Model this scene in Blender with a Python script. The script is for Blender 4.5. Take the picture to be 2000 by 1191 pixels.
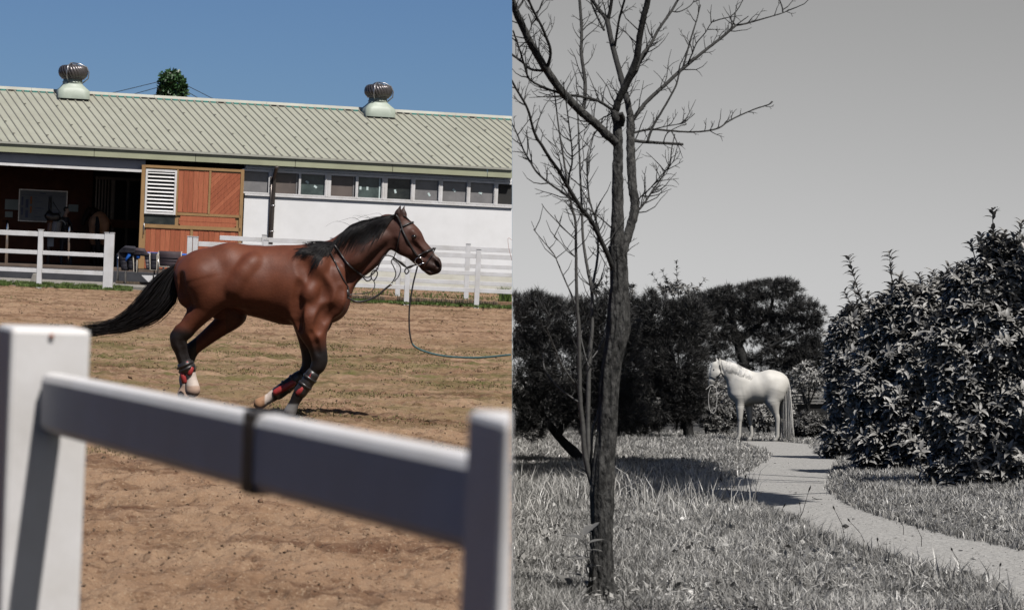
import bpy, bmesh, math, random
import numpy as np
from mathutils import Vector, Matrix
from mathutils.bvhtree import BVHTree

for _o in list(bpy.data.objects):
    bpy.data.objects.remove(_o)
SC = bpy.context.scene
COL = SC.collection
random.seed(7)
RNG = np.random.default_rng(11)

# ---------------------------------------------------------------- camera
FPX = 5000.0                      # focal length in photo pixels (photo is 2000 wide)
CAMZ = 1.6
ROLL = math.atan(0.044)
PITCH = math.atan(119.5 / FPX)
CAM = np.array([0.0, 0.0, CAMZ])
F_ = np.array([0, math.cos(PITCH), -math.sin(PITCH)])
U0 = np.array([0, math.sin(PITCH), math.cos(PITCH)])
X0 = np.array([1.0, 0, 0])
R_ = math.cos(ROLL) * X0 + math.sin(ROLL) * U0
U_ = -math.sin(ROLL) * X0 + math.cos(ROLL) * U0
cd = bpy.data.cameras.new('camera')
cam = bpy.data.objects.new('camera', cd)
COL.objects.link(cam)
cd.sensor_fit = 'HORIZONTAL'
cd.sensor_width = 36.0
cd.lens = 36.0 * FPX / 2000.0
cd.clip_start = 0.1
cd.clip_end = 5000
cam.matrix_world = Matrix([[R_[0], U_[0], -F_[0], CAM[0]], [R_[1], U_[1], -F_[1], CAM[1]],
                           [R_[2], U_[2], -F_[2], CAM[2]], [0, 0, 0, 1]])
cd.dof.use_dof = True
cd.dof.focus_distance = 32.0
cd.dof.aperture_fstop = 7.5
SC.camera = cam

# ---------------------------------------------------------------- world, sun, exposure
SUN_EL, SUN_AZ = math.radians(60), math.radians(33)      # azimuth measured from behind the camera to the right
w = bpy.data.worlds.new('World')
SC.world = w
w.use_nodes = True
nt = w.node_tree
nt.nodes.clear()
N = nt.nodes.new
out = N('ShaderNodeOutputWorld'); bg = N('ShaderNodeBackground'); sky = N('ShaderNodeTexSky')
sky.sky_type = 'NISHITA'; sky.sun_disc = False
sky.sun_elevation = SUN_EL; sky.sun_rotation = math.pi - SUN_AZ
sky.altitude = 300; sky.air_density = 1.0; sky.dust_density = 0.3; sky.ozone_density = 3.0
tc = N('ShaderNodeTexCoord')
mp = N('ShaderNodeVectorMath'); mp.operation = 'ADD'; mp.inputs[1].default_value = (0, 0, 0.05)
nrm = N('ShaderNodeVectorMath'); nrm.operation = 'NORMALIZE'
dot = N('ShaderNodeVectorMath'); dot.operation = 'DOT_PRODUCT'; dot.inputs[1].default_value = tuple(R_)
gt = N('ShaderNodeMath'); gt.operation = 'GREATER_THAN'; gt.inputs[1].default_value = 0.0001
bw = N('ShaderNodeRGBToBW'); mix = N('ShaderNodeMix'); mix.data_type = 'RGBA'
bwm = N('ShaderNodeMath'); bwm.operation = 'MULTIPLY'; bwm.inputs[1].default_value = 0.74
tint = N('ShaderNodeMix'); tint.data_type = 'RGBA'; tint.blend_type = 'MULTIPLY'
tint.inputs[0].default_value = 1.0; tint.inputs[7].default_value = (0.37, 0.45, 0.575, 1)
L = nt.links.new
L(tc.outputs['Generated'], mp.inputs[0]); L(mp.outputs[0], nrm.inputs[0]); L(nrm.outputs[0], sky.inputs[0])
L(tc.outputs['Generated'], dot.inputs[0]); L(dot.outputs['Value'], gt.inputs[0]); L(gt.outputs[0], mix.inputs[0])
L(sky.outputs[0], tint.inputs[6]); L(tint.outputs[2], mix.inputs[6])
L(sky.outputs[0], bw.inputs[0]); L(bw.outputs[0], bwm.inputs[0]); L(bwm.outputs[0], mix.inputs[7])
L(mix.outputs[2], bg.inputs[0]); L(bg.outputs[0], out.inputs[0])
bg.inputs[1].default_value = 0.105

sd = bpy.data.lights.new('sun', 'SUN'); sun = bpy.data.objects.new('sun', sd); COL.objects.link(sun)
sd.energy = 5.0; sd.angle = math.radians(0.5); sd.color = (1.0, 0.965, 0.925)
SUND = Vector((math.cos(SUN_EL) * math.sin(SUN_AZ), -math.cos(SUN_EL) * math.cos(SUN_AZ), math.sin(SUN_EL)))
sun.rotation_euler = (-SUND).to_track_quat('-Z', 'Y').to_euler()
sun.location = (0, -5, 40)

SC.view_settings.view_transform = 'Standard'
SC.view_settings.look = 'None'
SC.view_settings.exposure = 0.1
SC.view_settings.gamma = 1.0
SC.view_settings.use_curve_mapping = False
SC.render.engine = 'CYCLES'
SC.cycles.max_bounces = 6
SC.cycles.diffuse_bounces = 0
SC.cycles.transparent_max_bounces = 8
SC.cycles.sample_clamp_indirect = 6.0

# ---------------------------------------------------------------- geometry of the two places
def P(px, py, d):
    """Point at depth d in the direction of the photo's pixel."""
    return CAM + d * (F_ + ((px - 1000) / FPX) * R_ + ((595.5 - py) / FPX) * U_)

def hz(px):
    return 476 + 0.044 * (px - 1000)

def GL(px, py, z=0.0):
    """Point of the left (level) ground seen at a pixel."""
    d = P(px, py, 1.0) - CAM
    return CAM + d * ((z - CAMZ) / d[2])

HR = 1.5
VR = (733 - 595.5) / FPX
NR = np.array(U_ + VR * F_); NR /= np.linalg.norm(NR)        # normal of the right-hand slope

def GR(px, py, h=0.0):
    """Point of the right (gently falling) ground seen at a pixel."""
    d = P(px, py, 1.0) - CAM
    return CAM + d * ((h - HR) / d.dot(NR))

def depth_R(py):
    return HR * math.sqrt(1 + VR * VR) / ((py - 733) / FPX)

def GRz(x, y):
    """World height of the right ground at x, y."""
    return CAMZ + (-HR - NR[0] * x - NR[1] * y) / NR[2]

# ---------------------------------------------------------------- mesh helpers
def mesh_np(name, V, T, smooth=False, attrs=None):
    V = np.asarray(V, dtype=np.float32).reshape(-1, 3)
    T = np.asarray(T, dtype=np.int32)
    n, k = T.shape
    me = bpy.data.meshes.new(name)
    me.vertices.add(len(V)); me.vertices.foreach_set('co', V.ravel())
    me.loops.add(n * k); me.loops.foreach_set('vertex_index', T.ravel())
    me.polygons.add(n)
    me.polygons.foreach_set('loop_start', np.arange(0, n * k, k, dtype=np.int32))
    if smooth:
        me.polygons.foreach_set('use_smooth', np.ones(n, dtype=bool))
    for an, arr in (attrs or {}).items():
        arr = np.asarray(arr, dtype=np.float32)
        if arr.ndim == 1:
            at = me.attributes.new(an, 'FLOAT', 'POINT'); at.data.foreach_set('value', arr)
        else:
            at = me.attributes.new(an, 'FLOAT_COLOR', 'POINT')
            at.data.foreach_set('color', np.hstack([arr, np.ones((len(arr), 1), np.float32)]).ravel())
    me.update(calc_edges=True)
    return me

class MB:
    """Collects boxes, tubes, plates into one mesh."""
    def __init__(s):
        s.v = []; s.f = []; s.sm = []
    def add(s, vs, fs, smooth=False):
        o = len(s.v)
        s.v.extend([tuple(map(float, p)) for p in vs])
        for f in fs:
            s.f.append(tuple(i + o for i in f)); s.sm.append(smooth)
        return s
    def box(s, c, ax, h):
        """c centre, ax three axis vectors, h half sizes"""
        c = np.asarray(c, float); ax = [np.asarray(a, float) for a in ax]
        vs = [c + sx * h[0] * ax[0] + sy * h[1] * ax[1] + sz * h[2] * ax[2] for sz in (-1, 1) for sy in (-1, 1) for sx in (-1, 1)]
        return s.add(vs, [(0, 2, 3, 1), (4, 5, 7, 6), (0, 1, 5, 4), (2, 6, 7, 3), (0, 4, 6, 2), (1, 3, 7, 5)])
    def quad(s, a, b, c, d):
        return s.add([a, b, c, d], [(0, 1, 2, 3)])
    def tube(s, pts, rad, n=6, caps=True, flat=1.0, fdir=None):
        pts = [np.asarray(p, float) for p in pts]
        if not hasattr(rad, '__len__'):
            rad = [rad] * len(pts)
        vs = []; fs = []
        prev = None
        for i, p in enumerate(pts):
            t = pts[min(i + 1, len(pts) - 1)] - pts[max(i - 1, 0)]
            t = t / (np.linalg.norm(t) + 1e-9)
            if prev is None:
                a = np.array([0, 0, 1.0]) if abs(t[2]) < 0.9 else np.array([1.0, 0, 0])
                if fdir is not None:
                    a = np.asarray(fdir, float)
            else:
                a = prev
            a = a - t * a.dot(t); a /= (np.linalg.norm(a) + 1e-9); prev = a
            b = np.cross(t, a)
            for k in range(n):
                th = 2 * math.pi * k / n
                vs.append(p + rad[i] * (flat * math.cos(th) * a + math.sin(th) * b))
        for i in range(len(pts) - 1):
            for k in range(n):
                k2 = (k + 1) % n
                fs.append((i * n + k, i * n + k2, (i + 1) * n + k2, (i + 1) * n + k))
        if caps:
            fs.append(tuple(range(n - 1, -1, -1))); fs.append(tuple((len(pts) - 1) * n + k for k in range(n)))
        return s.add(vs, fs, True)
    def mesh(s, name, clip=None, origin=None, bevel=0.0):
        me = bpy.data.meshes.new(name)
        me.from_pydata(s.v, [], s.f)
        me.polygons.foreach_set('use_smooth', np.array(s.sm, dtype=bool))
        me.update()
        if clip or bevel:
            bm = bmesh.new(); bm.from_mesh(me)
            if bevel:
                bmesh.ops.bevel(bm, geom=bm.edges[:], offset=bevel, segments=2, affect='EDGES', profile=0.5)
            if clip:
                clip_bm(bm, clip)
            bm.to_mesh(me); bm.free()
        if origin is not None and len(me.vertices):
            me.transform(Matrix.Translation([-x for x in origin]))
        return me

def clip_bm(bm, side):
    off = -0.0012 * R_ if side == 'N' else 0 * R_       # N: left side, kept clear of the edge
    g = bm.verts[:] + bm.edges[:] + bm.faces[:]
    r = bmesh.ops.bisect_plane(bm, geom=g, plane_co=CAM + off, plane_no=R_, clear_outer=(side in 'LN'), clear_inner=(side == 'R'))
    ed = [e for e in r['geom_cut'] if isinstance(e, bmesh.types.BMEdge)]
    if ed:
        try:
            bmesh.ops.holes_fill(bm, edges=ed)
        except Exception:
            pass

def tag(o, label=None, cat=None, group=None, kind=None):
    if label: o['label'] = label
    if cat: o['category'] = cat
    if group: o['group'] = group
    if kind: o['kind'] = kind
    return o

def root(name, loc, label, cat, group=None):
    o = bpy.data.objects.new(name, None); COL.objects.link(o)
    o.location = [float(x) for x in loc]; o.empty_display_size = 0.2
    o['_w'] = [float(x) for x in loc]
    return tag(o, label, cat, group)

def wloc(o):
    return np.array(o['_w']) if o is not None and '_w' in o else np.zeros(3)

def obj(name, mb, mt, parent=None, clip=None, kind=None, label=None, bevel=0.0):
    """mesh given in world coordinates; parent is an Empty (or a part under one) without rotation"""
    org = wloc(parent)
    if isinstance(mb, MB):
        me = mb.mesh(name, clip, org, bevel)
    else:
        me = mb
        if parent is not None: me.transform(Matrix.Translation([-x for x in org]))
    if mt: me.materials.append(mt)
    o = bpy.data.objects.new(name, me); COL.objects.link(o)
    if parent is not None:
        o.parent = parent
        if '_w' in parent: o['_w'] = list(parent['_w'])
    if kind: o['kind'] = kind
    if label: o['label'] = label
    return o

def link_copy(name, src_me, mt, parent, matrix):
    o = bpy.data.objects.new(name, src_me); COL.objects.link(o)
    o.parent = parent
    o.matrix_local = matrix
    return o

def struct(name, mb, mt, clip=None):
    return tag(obj(name, mb, mt, clip=clip), kind='structure')

# ---------------------------------------------------------------- numpy noise
def vnoise(x, y, seed):
    r = np.random.default_rng(seed).random((256, 256))
    xi = np.floor(x).astype(int); yi = np.floor(y).astype(int)
    fx = x - xi; fy = y - yi
    fx = fx * fx * (3 - 2 * fx); fy = fy * fy * (3 - 2 * fy)
    a = r[xi % 256, yi % 256]; b = r[(xi + 1) % 256, yi % 256]
    c = r[xi % 256, (yi + 1) % 256]; d = r[(xi + 1) % 256, (yi + 1) % 256]
    return (a * (1 - fx) + b * fx) * (1 - fy) + (c * (1 - fx) + d * fx) * fy - 0.5

# ---------------------------------------------------------------- materials
def mat(name, c1, c2=None, scale=8.0, rough=0.7, bump=0.0, bscale=None, attr=None, aspect=None, spec=0.5, metal=0.0,
        detail=6.0, space='Position', ramp=(0.35, 0.65), transl=0.0, sheen=0.0, rough_var=0.0, coat=0.0):
    m = bpy.data.materials.new(name); m.use_nodes = True
    nt = m.node_tree; nd = nt.nodes; L = nt.links.new
    b = nd['Principled BSDF']; b.inputs['Roughness'].default_value = rough
    b.inputs['Metallic'].default_value = metal
    b.inputs['Specular IOR Level'].default_value = spec
    if coat: b.inputs['Coat Weight'].default_value = coat; b.inputs['Coat Roughness'].default_value = 0.3
    if sheen: b.inputs['Sheen Weight'].default_value = sheen
    if c2 is None: c2 = tuple(x * 0.8 for x in c1)
    if space == 'Position':
        g = nd.new('ShaderNodeNewGeometry'); vec = g.outputs['Position']
    else:
        g = nd.new('ShaderNodeTexCoord'); vec = g.outputs['Object']
    if aspect:
        vm = nd.new('ShaderNodeVectorMath'); vm.operation = 'MULTIPLY'; vm.inputs[1].default_value = aspect
        L(vec, vm.inputs[0]); vec = vm.outputs[0]
    nz = nd.new('ShaderNodeTexNoise'); nz.inputs['Scale'].default_value = scale; nz.inputs['Detail'].default_value = detail
    nz.inputs['Roughness'].default_value = 0.65
    L(vec, nz.inputs['Vector'])
    mr = nd.new('ShaderNodeMapRange'); mr.inputs[1].default_value = ramp[0]; mr.inputs[2].default_value = ramp[1]
    L(nz.outputs['Fac'], mr.inputs[0])
    mx = nd.new('ShaderNodeMix'); mx.data_type = 'RGBA'
    mx.inputs[6].default_value = (*c1, 1); mx.inputs[7].default_value = (*c2, 1)
    L(mr.outputs[0], mx.inputs[0])
    col = mx.outputs[2]
    if attr:
        at = nd.new('ShaderNodeAttribute'); at.attribute_name = attr
        mm = nd.new('ShaderNodeMix'); mm.data_type = 'RGBA'; mm.blend_type = 'MULTIPLY'; mm.inputs[0].default_value = 1.0
        L(col, mm.inputs[6]); L(at.outputs['Color'], mm.inputs[7]); col = mm.outputs[2]
    L(col, b.inputs['Base Color'])
    if rough_var:
        rr = nd.new('ShaderNodeMapRange'); rr.inputs[3].default_value = rough - rough_var; rr.inputs[4].default_value = rough + rough_var
        L(nz.outputs['Fac'], rr.inputs[0]); L(rr.outputs[0], b.inputs['Roughness'])
    if bump:
        n2 = nd.new('ShaderNodeTexNoise'); n2.inputs['Scale'].default_value = bscale or scale * 3; n2.inputs['Detail'].default_value = 5
        L(vec, n2.inputs['Vector'])
        bp = nd.new('ShaderNodeBump'); bp.inputs['Strength'].default_value = 1.0; bp.inputs['Distance'].default_value = bump
        L(n2.outputs['Fac'], bp.inputs['Height']); L(bp.outputs[0], b.inputs['Normal'])
    if transl:
        outn = nd['Material Output']; tr = nd.new('ShaderNodeBsdfTranslucent'); ms = nd.new('ShaderNodeMixShader')
        ms.inputs[0].default_value = transl
        L(col, tr.inputs['Color']); L(b.outputs[0], ms.inputs[1]); L(tr.outputs[0], ms.inputs[2]); L(ms.outputs[0], outn.inputs['Surface'])
    return m

def gray(v, warm=0.06):
    return (v * (1 + warm * 0.5), v, v * (1 - warm))

M = {}
M['vinyl'] = mat('white_vinyl', (0.77, 0.755, 0.755), (0.63, 0.605, 0.58), 2.2, 0.45, 0.0004, 60)
M['white_wall'] = mat('white_wall_paint', (0.86, 0.85, 0.85), (0.78, 0.77, 0.765), 1.0, 0.8, 0.0005, 30)
M['cream_wall'] = mat('cream_wall_paint', (0.68, 0.66, 0.58), (0.58, 0.55, 0.47), 2.5, 0.85, 0.002, 30)
M['roof'] = mat('green_roof_sheet', (0.345, 0.345, 0.28), (0.295, 0.293, 0.235), 0.9, 0.5, 0.0006, 40, rough_var=0.1)
M['rib'] = mat('roof_rib_metal', (0.30, 0.29, 0.235), (0.26, 0.25, 0.20), 1.5, 0.5)
M['fascia'] = mat('fascia_green_metal', (0.40, 0.41, 0.28), (0.34, 0.345, 0.235), 1.1, 0.5, 0.0005, 30)
M['ridge'] = mat('ridge_cap_metal', (0.42, 0.42, 0.36), (0.34, 0.33, 0.28), 1.0, 0.5)
M['turq'] = mat('turquoise_foam', (0.14, 0.55, 0.46), (0.10, 0.42, 0.36), 6, 0.8)
M['dark'] = mat('dark_gap', (0.02, 0.02, 0.02), (0.03, 0.028, 0.026), 6, 0.8)
M['soffit'] = mat('soffit_board', (0.30, 0.28, 0.28), (0.24, 0.23, 0.23), 2, 0.8)
M['headboard'] = mat('header_board', (0.42, 0.42, 0.46), (0.36, 0.36, 0.40), 2, 0.7)
M['tan'] = mat('tan_door_frame', (0.36, 0.215, 0.095), (0.30, 0.175, 0.075), 3, 0.55)
M['plank'] = mat('red_cedar_plank', (0.40, 0.115, 0.05), (0.27, 0.07, 0.032), 6, 0.6, 0.001, 40, aspect=(6, 6, 0.6), ramp=(0.3, 0.7))
M['plank2'] = mat('red_cedar_plank_pale', (0.47, 0.15, 0.07), (0.33, 0.09, 0.042), 6, 0.6, 0.001, 40, aspect=(6, 6, 0.6), ramp=(0.3, 0.7))
M['pane'] = mat('window_pane_brown', (0.17, 0.14, 0.125), (0.13, 0.108, 0.098), 2, 0.25, spec=0.4)
M['pane_green'] = mat('window_pane_green', (0.10, 0.135, 0.125), (0.045, 0.062, 0.06), 2.2, 0.2, spec=0.6)
M['pane_dark'] = mat('window_pane_dark', (0.012, 0.016, 0.018), (0.05, 0.055, 0.05), 3, 0.12, spec=0.5)
M['pane_gray'] = mat('window_pane_gray', (0.25, 0.24, 0.24), (0.18, 0.175, 0.175), 2.5, 0.25, spec=0.6)
M['sticker'] = mat('white_sticker', (0.62, 0.72, 0.70), (0.55, 0.65, 0.63), 5, 0.6)
M['steel'] = mat('galvanised_steel', (0.42, 0.42, 0.43), (0.30, 0.30, 0.31), 10, 0.35, metal=0.85)
M['pipe'] = mat('brown_downpipe', (0.10, 0.085, 0.075), (0.075, 0.062, 0.055), 4, 0.3, metal=0.5)
M['turbine'] = mat('turbine_vane_metal', (0.16, 0.145, 0.145), (0.10, 0.09, 0.09), 5, 0.35, metal=0.6)
M['ventgreen'] = mat('vent_base_green', (0.38, 0.43, 0.36), (0.31, 0.35, 0.29), 3, 0.5)
M['concrete'] = mat('concrete', (0.27, 0.25, 0.22), (0.19, 0.175, 0.155), 4, 0.9, 0.004, 25)
M['blackstep'] = mat('dark_rubber_step', (0.035, 0.036, 0.042), (0.06, 0.06, 0.066), 3, 0.75, 0.003, 20)
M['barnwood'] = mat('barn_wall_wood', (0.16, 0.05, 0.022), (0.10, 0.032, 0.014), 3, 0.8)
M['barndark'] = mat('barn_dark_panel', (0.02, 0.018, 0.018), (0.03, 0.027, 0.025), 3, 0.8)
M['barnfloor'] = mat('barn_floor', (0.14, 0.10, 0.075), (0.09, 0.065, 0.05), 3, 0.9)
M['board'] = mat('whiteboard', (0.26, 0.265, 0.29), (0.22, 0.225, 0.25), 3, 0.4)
M['ink'] = mat('board_ink', (0.10, 0.11, 0.2), (0.14, 0.14, 0.22), 3, 0.6)
M['orange'] = mat('orange_strip', (0.65, 0.22, 0.06), (0.55, 0.18, 0.05), 3, 0.6)
M['paper'] = mat('pale_paper', (0.55, 0.56, 0.50), (0.48, 0.49, 0.44), 3, 0.8)
M['lampglass'] = mat('ceiling_lamp_cover', (0.75, 0.65, 0.40), (0.68, 0.58, 0.34), 3, 0.4)
M['leather'] = mat('black_leather', (0.016, 0.014, 0.014), (0.03, 0.026, 0.026), 30, 0.38, 0.0006, 200)
M['redboot'] = mat('red_boot_shell', (0.36, 0.035, 0.035), (0.27, 0.03, 0.03), 20, 0.45)
M['teal'] = mat('teal_web_line', (0.045, 0.11, 0.115), (0.03, 0.08, 0.085), 40, 0.7)
M['chrome'] = mat('polished_steel', (0.72, 0.70, 0.68), (0.6, 0.58, 0.56), 10, 0.15, metal=1.0)
M['blackhair'] = mat('black_hair', (0.006, 0.0055, 0.0055), (0.012, 0.010, 0.010), 30, 0.5, spec=0.3)
M['coat'] = mat('bay_coat', (1.0, 1.0, 1.0), (0.66, 0.62, 0.60), 5, 0.55, 0.0014, 55, attr='coat', rough_var=0.14, spec=0.27, detail=10)
M['coatw'] = mat('pale_coat', gray(1.0), gray(0.9), 5, 0.6, 0.002, 20, attr='coat')
M['hairw'] = mat('pale_hair', gray(0.60), gray(0.46), 12, 0.55)
M['eye'] = mat('horse_eye', (0.008, 0.006, 0.006), (0.012, 0.009, 0.008), 10, 0.08, spec=0.8)
M['bluetube'] = mat('blue_tube_cover', (0.02, 0.14, 0.55), (0.016, 0.11, 0.44), 8, 0.5)
M['padnavy'] = mat('navy_quilted_pad', (0.012, 0.011, 0.018), (0.022, 0.020, 0.028), 20, 0.85, 0.004, 60)
M['padbrown'] = mat('plum_brown_pad', (0.05, 0.033, 0.038), (0.035, 0.023, 0.028), 10, 0.8, 0.003, 40)
M['padtrim'] = mat('pad_trim', (0.42, 0.38, 0.32), (0.36, 0.32, 0.27), 10, 0.8)
M['padgray'] = mat('grey_check_pad', (0.36, 0.32, 0.31), (0.22, 0.19, 0.19), 40, 0.85)
M['saddle'] = mat('brown_saddle_leather', (0.14, 0.05, 0.02), (0.10, 0.035, 0.015), 10, 0.35)
M['skin'] = mat('skin', (0.42, 0.24, 0.17), (0.38, 0.21, 0.145), 10, 0.55)
M['cloth'] = mat('dark_navy_cloth', (0.014, 0.015, 0.024), (0.022, 0.023, 0.034), 14, 0.85)
M['log'] = mat('log_edging_wood', (0.17, 0.125, 0.08), (0.055, 0.042, 0.03), 6, 0.9, 0.004, 30, aspect=(8, 8, 1))
M['ivy'] = mat('ivy_leaf', (0.035, 0.085, 0.028), (0.05, 0.105, 0.038), 3, 0.4, attr='tone', transl=0.15)
M['grassL'] = mat('green_turf_blade', (0.075, 0.125, 0.022), (0.10, 0.14, 0.03), 2, 0.6, attr='tone', transl=0.2)
M['straw'] = mat('dry_grass_blade', (0.22, 0.155, 0.07), (0.14, 0.13, 0.04), 1, 0.7, attr='tone', transl=0.2)
M['clod'] = mat('dirt_clod', (0.25, 0.155, 0.09), (0.15, 0.085, 0.05), 0.8, 0.95, 0.004, 60, attr='tone')
# right-hand place (a garden without colour)
M['bark'] = mat('rough_grey_bark', gray(0.060), gray(0.012), 30, 0.9, 0.03, 40, aspect=(1, 1, 0.42), ramp=(0.40, 0.58))
M['limbbark'] = mat('dark_limb_bark', gray(0.030), gray(0.012), 30, 0.85, 0.006, 60, aspect=(1, 1, 0.5))
M['twig'] = mat('dark_twig', gray(0.022), gray(0.012), 20, 0.75, 0.002, 60)
M['stem'] = mat('smooth_grey_stem', gray(0.085), gray(0.05), 20, 0.6, 0.002, 60)
M['pinebark'] = mat('dark_pine_bark', gray(0.022), gray(0.009), 14, 0.9, 0.02, 20)
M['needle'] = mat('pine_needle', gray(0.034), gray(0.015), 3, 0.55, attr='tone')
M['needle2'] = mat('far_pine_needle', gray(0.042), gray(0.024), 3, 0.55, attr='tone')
M['leaf'] = mat('glossy_dark_leaf', gray(0.30), gray(0.16), 4, 0.46, attr='tone', transl=0.1, spec=0.5)
M['leaf2'] = mat('small_grey_leaf', gray(0.14), gray(0.08), 4, 0.45, attr='tone', transl=0.15)
M['leaf3'] = mat('broad_weed_leaf', gray(0.17), gray(0.12), 8, 0.5, 0.003, 30, transl=0.2)
M['blade'] = mat('grey_grass_blade', gray(0.50), gray(0.22), 1.2, 0.40, attr='tone', transl=0.2)
M['soilR'] = mat('grey_soil', gray(0.055), gray(0.03), 2, 0.95, 0.01, 20)
M['path'] = mat('grey_path_concrete', gray(0.40), gray(0.17), 30, 0.9, 0.008, 60, ramp=(0.36, 0.62), detail=12)
M['grit'] = mat('path_grit_stone', gray(0.30), gray(0.10), 20, 0.9, attr='tone')
M['railgray'] = mat('grey_rail_paint', gray(0.24), gray(0.18), 6, 0.5)
M['panelgray'] = mat('dark_grey_panel', gray(0.010), gray(0.006), 6, 0.7)
M['hoof'] = mat('grey_hoof', (0.10, 0.09, 0.085), (0.06, 0.055, 0.05), 12, 0.45)
# ================================================================= LEFT PLACE: riding arena and stable
def ground_mat():
    m = bpy.data.materials.new('arena_sand'); m.use_nodes = True
    nt = m.node_tree; nd = nt.nodes; L = nt.links.new; b = nd['Principled BSDF']
    b.inputs['Roughness'].default_value = 0.95; b.inputs['Specular IOR Level'].default_value = 0.2
    g = nd.new('ShaderNodeNewGeometry')
    def noise(scale, detail, asp, rough=0.6):
        v = nd.new('ShaderNodeVectorMath'); v.operation = 'MULTIPLY'; v.inputs[1].default_value = asp
        L(g.outputs['Position'], v.inputs[0])
        n = nd.new('ShaderNodeTexNoise'); n.inputs['Scale'].default_value = scale; n.inputs['Detail'].default_value = detail
        n.inputs['Roughness'].default_value = rough
        L(v.outputs[0], n.inputs['Vector']); return n.outputs['Fac']
    def ramp(f, a, c):
        r = nd.new('ShaderNodeMapRange'); r.inputs[1].default_value = a; r.inputs[2].default_value = c; L(f, r.inputs[0]); return r.outputs[0]
    def mixc(f, a, c):
        x = nd.new('ShaderNodeMix'); x.data_type = 'RGBA'
        L(f, x.inputs[0])
        for i, q in ((6, a), (7, c)):
            if isinstance(q, tuple): x.inputs[i].default_value = (*q, 1)
            else: L(q, x.inputs[i])
        return x.outputs[2]
    c = mixc(ramp(noise(1.1, 10, (1, 0.55, 1), 0.72), 0.36, 0.62), (0.245, 0.146, 0.087), (0.34, 0.224, 0.143))
    c = mixc(ramp(noise(0.7, 9, (0.4, 1.3, 1), 0.75), 0.49, 0.62), c, (0.115, 0.057, 0.033))
    c = mixc(ramp(noise(7, 7, (0.7, 0.45, 1), 0.75), 0.53, 0.66), c, (0.12, 0.06, 0.034))
    c = mixc(ramp(noise(60, 3, (1, 0.6, 1), 0.6), 0.56, 0.74), c, (0.42, 0.31, 0.21))
    c = mixc(ramp(noise(150, 2, (1, 0.5, 1), 0.6), 0.58, 0.78), c, (0.10, 0.058, 0.034))
    a = nd.new('ShaderNodeAttribute'); a.attribute_name = 'green'
    mu = nd.new('ShaderNodeMath'); mu.operation = 'MULTIPLY'
    L(a.outputs['Fac'], mu.inputs[0]); L(ramp(noise(1.4, 8, (0.6, 1, 1), 0.7), 0.42, 0.68), mu.inputs[1])
    c = mixc(mu.outputs[0], c, (0.105, 0.10, 0.032))
    L(c, b.inputs['Base Color'])
    bp = nd.new('ShaderNodeBump'); bp.inputs['Distance'].default_value = 0.03; bp.inputs['Strength'].default_value = 1.0
    L(noise(22, 8, (1, 0.7, 1), 0.7), bp.inputs['Height']); L(bp.outputs[0], b.inputs['Normal'])
    return m
M['sand'] = ground_mat()

def xseam(y, z=0.0):
    """x of the dividing plane at y, z"""
    return -(R_[1] * y + R_[2] * (z - CAMZ)) / R_[0]

def sand_h(x, y):
    h = 0.040 * vnoise(x * 1.1 + 40, y * 0.8 + 40, 1) + 0.028 * vnoise(x * 3.1, y * 2.4, 2) + 0.036 * vnoise(x * 8, y * 6, 3) + 0.038 * vnoise(x * 19, y * 15, 4)
    pit = vnoise(x * 2.6 + 9, y * 2.0, 5)
    q = vnoise(x * 5.5 + 100, y * 3.2 + 17, 6)
    return h - 0.12 * np.clip(pit - 0.2, 0, 1) - 0.16 * np.clip(q - 0.3, 0, 1) - 0.04

nr, nc = 620, 420
ys = 9.0 * (66.5 / 9.0) ** np.linspace(0, 1, nr)
T = np.linspace(0, 1, nc)
Y = np.repeat(ys[:, None], nc, 1)
xs_ = np.array([xseam(y) for y in ys])
X = xs_[:, None] + (-0.225 * Y - xs_[:, None]) * T[None, :]
Z = sand_h(X, Y)
green = np.clip(1.3 - np.abs((Y - 32) / 10.0), 0, 1) * 0.95 + 0.25 * np.clip((Y - 45) / 20, 0, 1) + 0.05
V = np.stack([X, Y, Z], -1).reshape(-1, 3)
ii = np.arange(nr * nc).reshape(nr, nc)
Q = np.stack([ii[:-1, :-1], ii[1:, :-1], ii[1:, 1:], ii[:-1, 1:]], -1).reshape(-1, 4)[:, ::-1]
g = bpy.data.objects.new('arena_ground', mesh_np('arena_ground', V, Q, True, {'green': green.ravel()}))
g.data.materials.append(M['sand']); COL.objects.link(g); tag(g, kind='structure')
mb = MB()
mb.quad((xseam(-80), -80, -0.10), (xseam(400), 400, -0.10), (-300, 400, -0.10), (-300, -80, -0.10))
struct('outer_ground', mb, M['sand'])

def scatter_mesh(name, tv, tf, pos, rot, scl, mt, parent=None, tone=None, kind='stuff', clip=None, smooth=False):
    """instances of a template as one real mesh: tv (V,3), tf (F,k), pos (N,3), rot (N,3,3), scl (N,) or (N,3)"""
    tv = np.asarray(tv, float); tf = np.asarray(tf, int)
    n = len(pos)
    scl = np.asarray(scl, float)
    if scl.ndim == 1: scl = np.repeat(scl[:, None], 3, 1)
    v = np.einsum('nij,nvj->nvi', rot, tv[None] * scl[:, None, :]) + pos[:, None, :]
    f = tf[None] + (np.arange(n) * len(tv))[:, None, None]
    if tone is None: tone = RNG.uniform(0.7, 1.3, n)
    tn = np.repeat(np.asarray(tone), len(tv))
    v = v.reshape(-1, 3); f = f.reshape(-1, tf.shape[1])
    if clip:
        sgn = (v - CAM).dot(R_)
        bad = (sgn < 0) if clip == 'R' else (sgn > 0)
        f = f[~bad[f].any(1)]
    if parent is not None: v = v - wloc(parent)
    me = mesh_np(name, v, f, smooth, {'tone': np.repeat(tn[:, None], 3, 1)})
    me.materials.append(mt)
    o = bpy.data.objects.new(name, me); COL.objects.link(o)
    if parent is not None: o.parent = parent
    if kind: o['kind'] = kind
    return o

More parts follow.
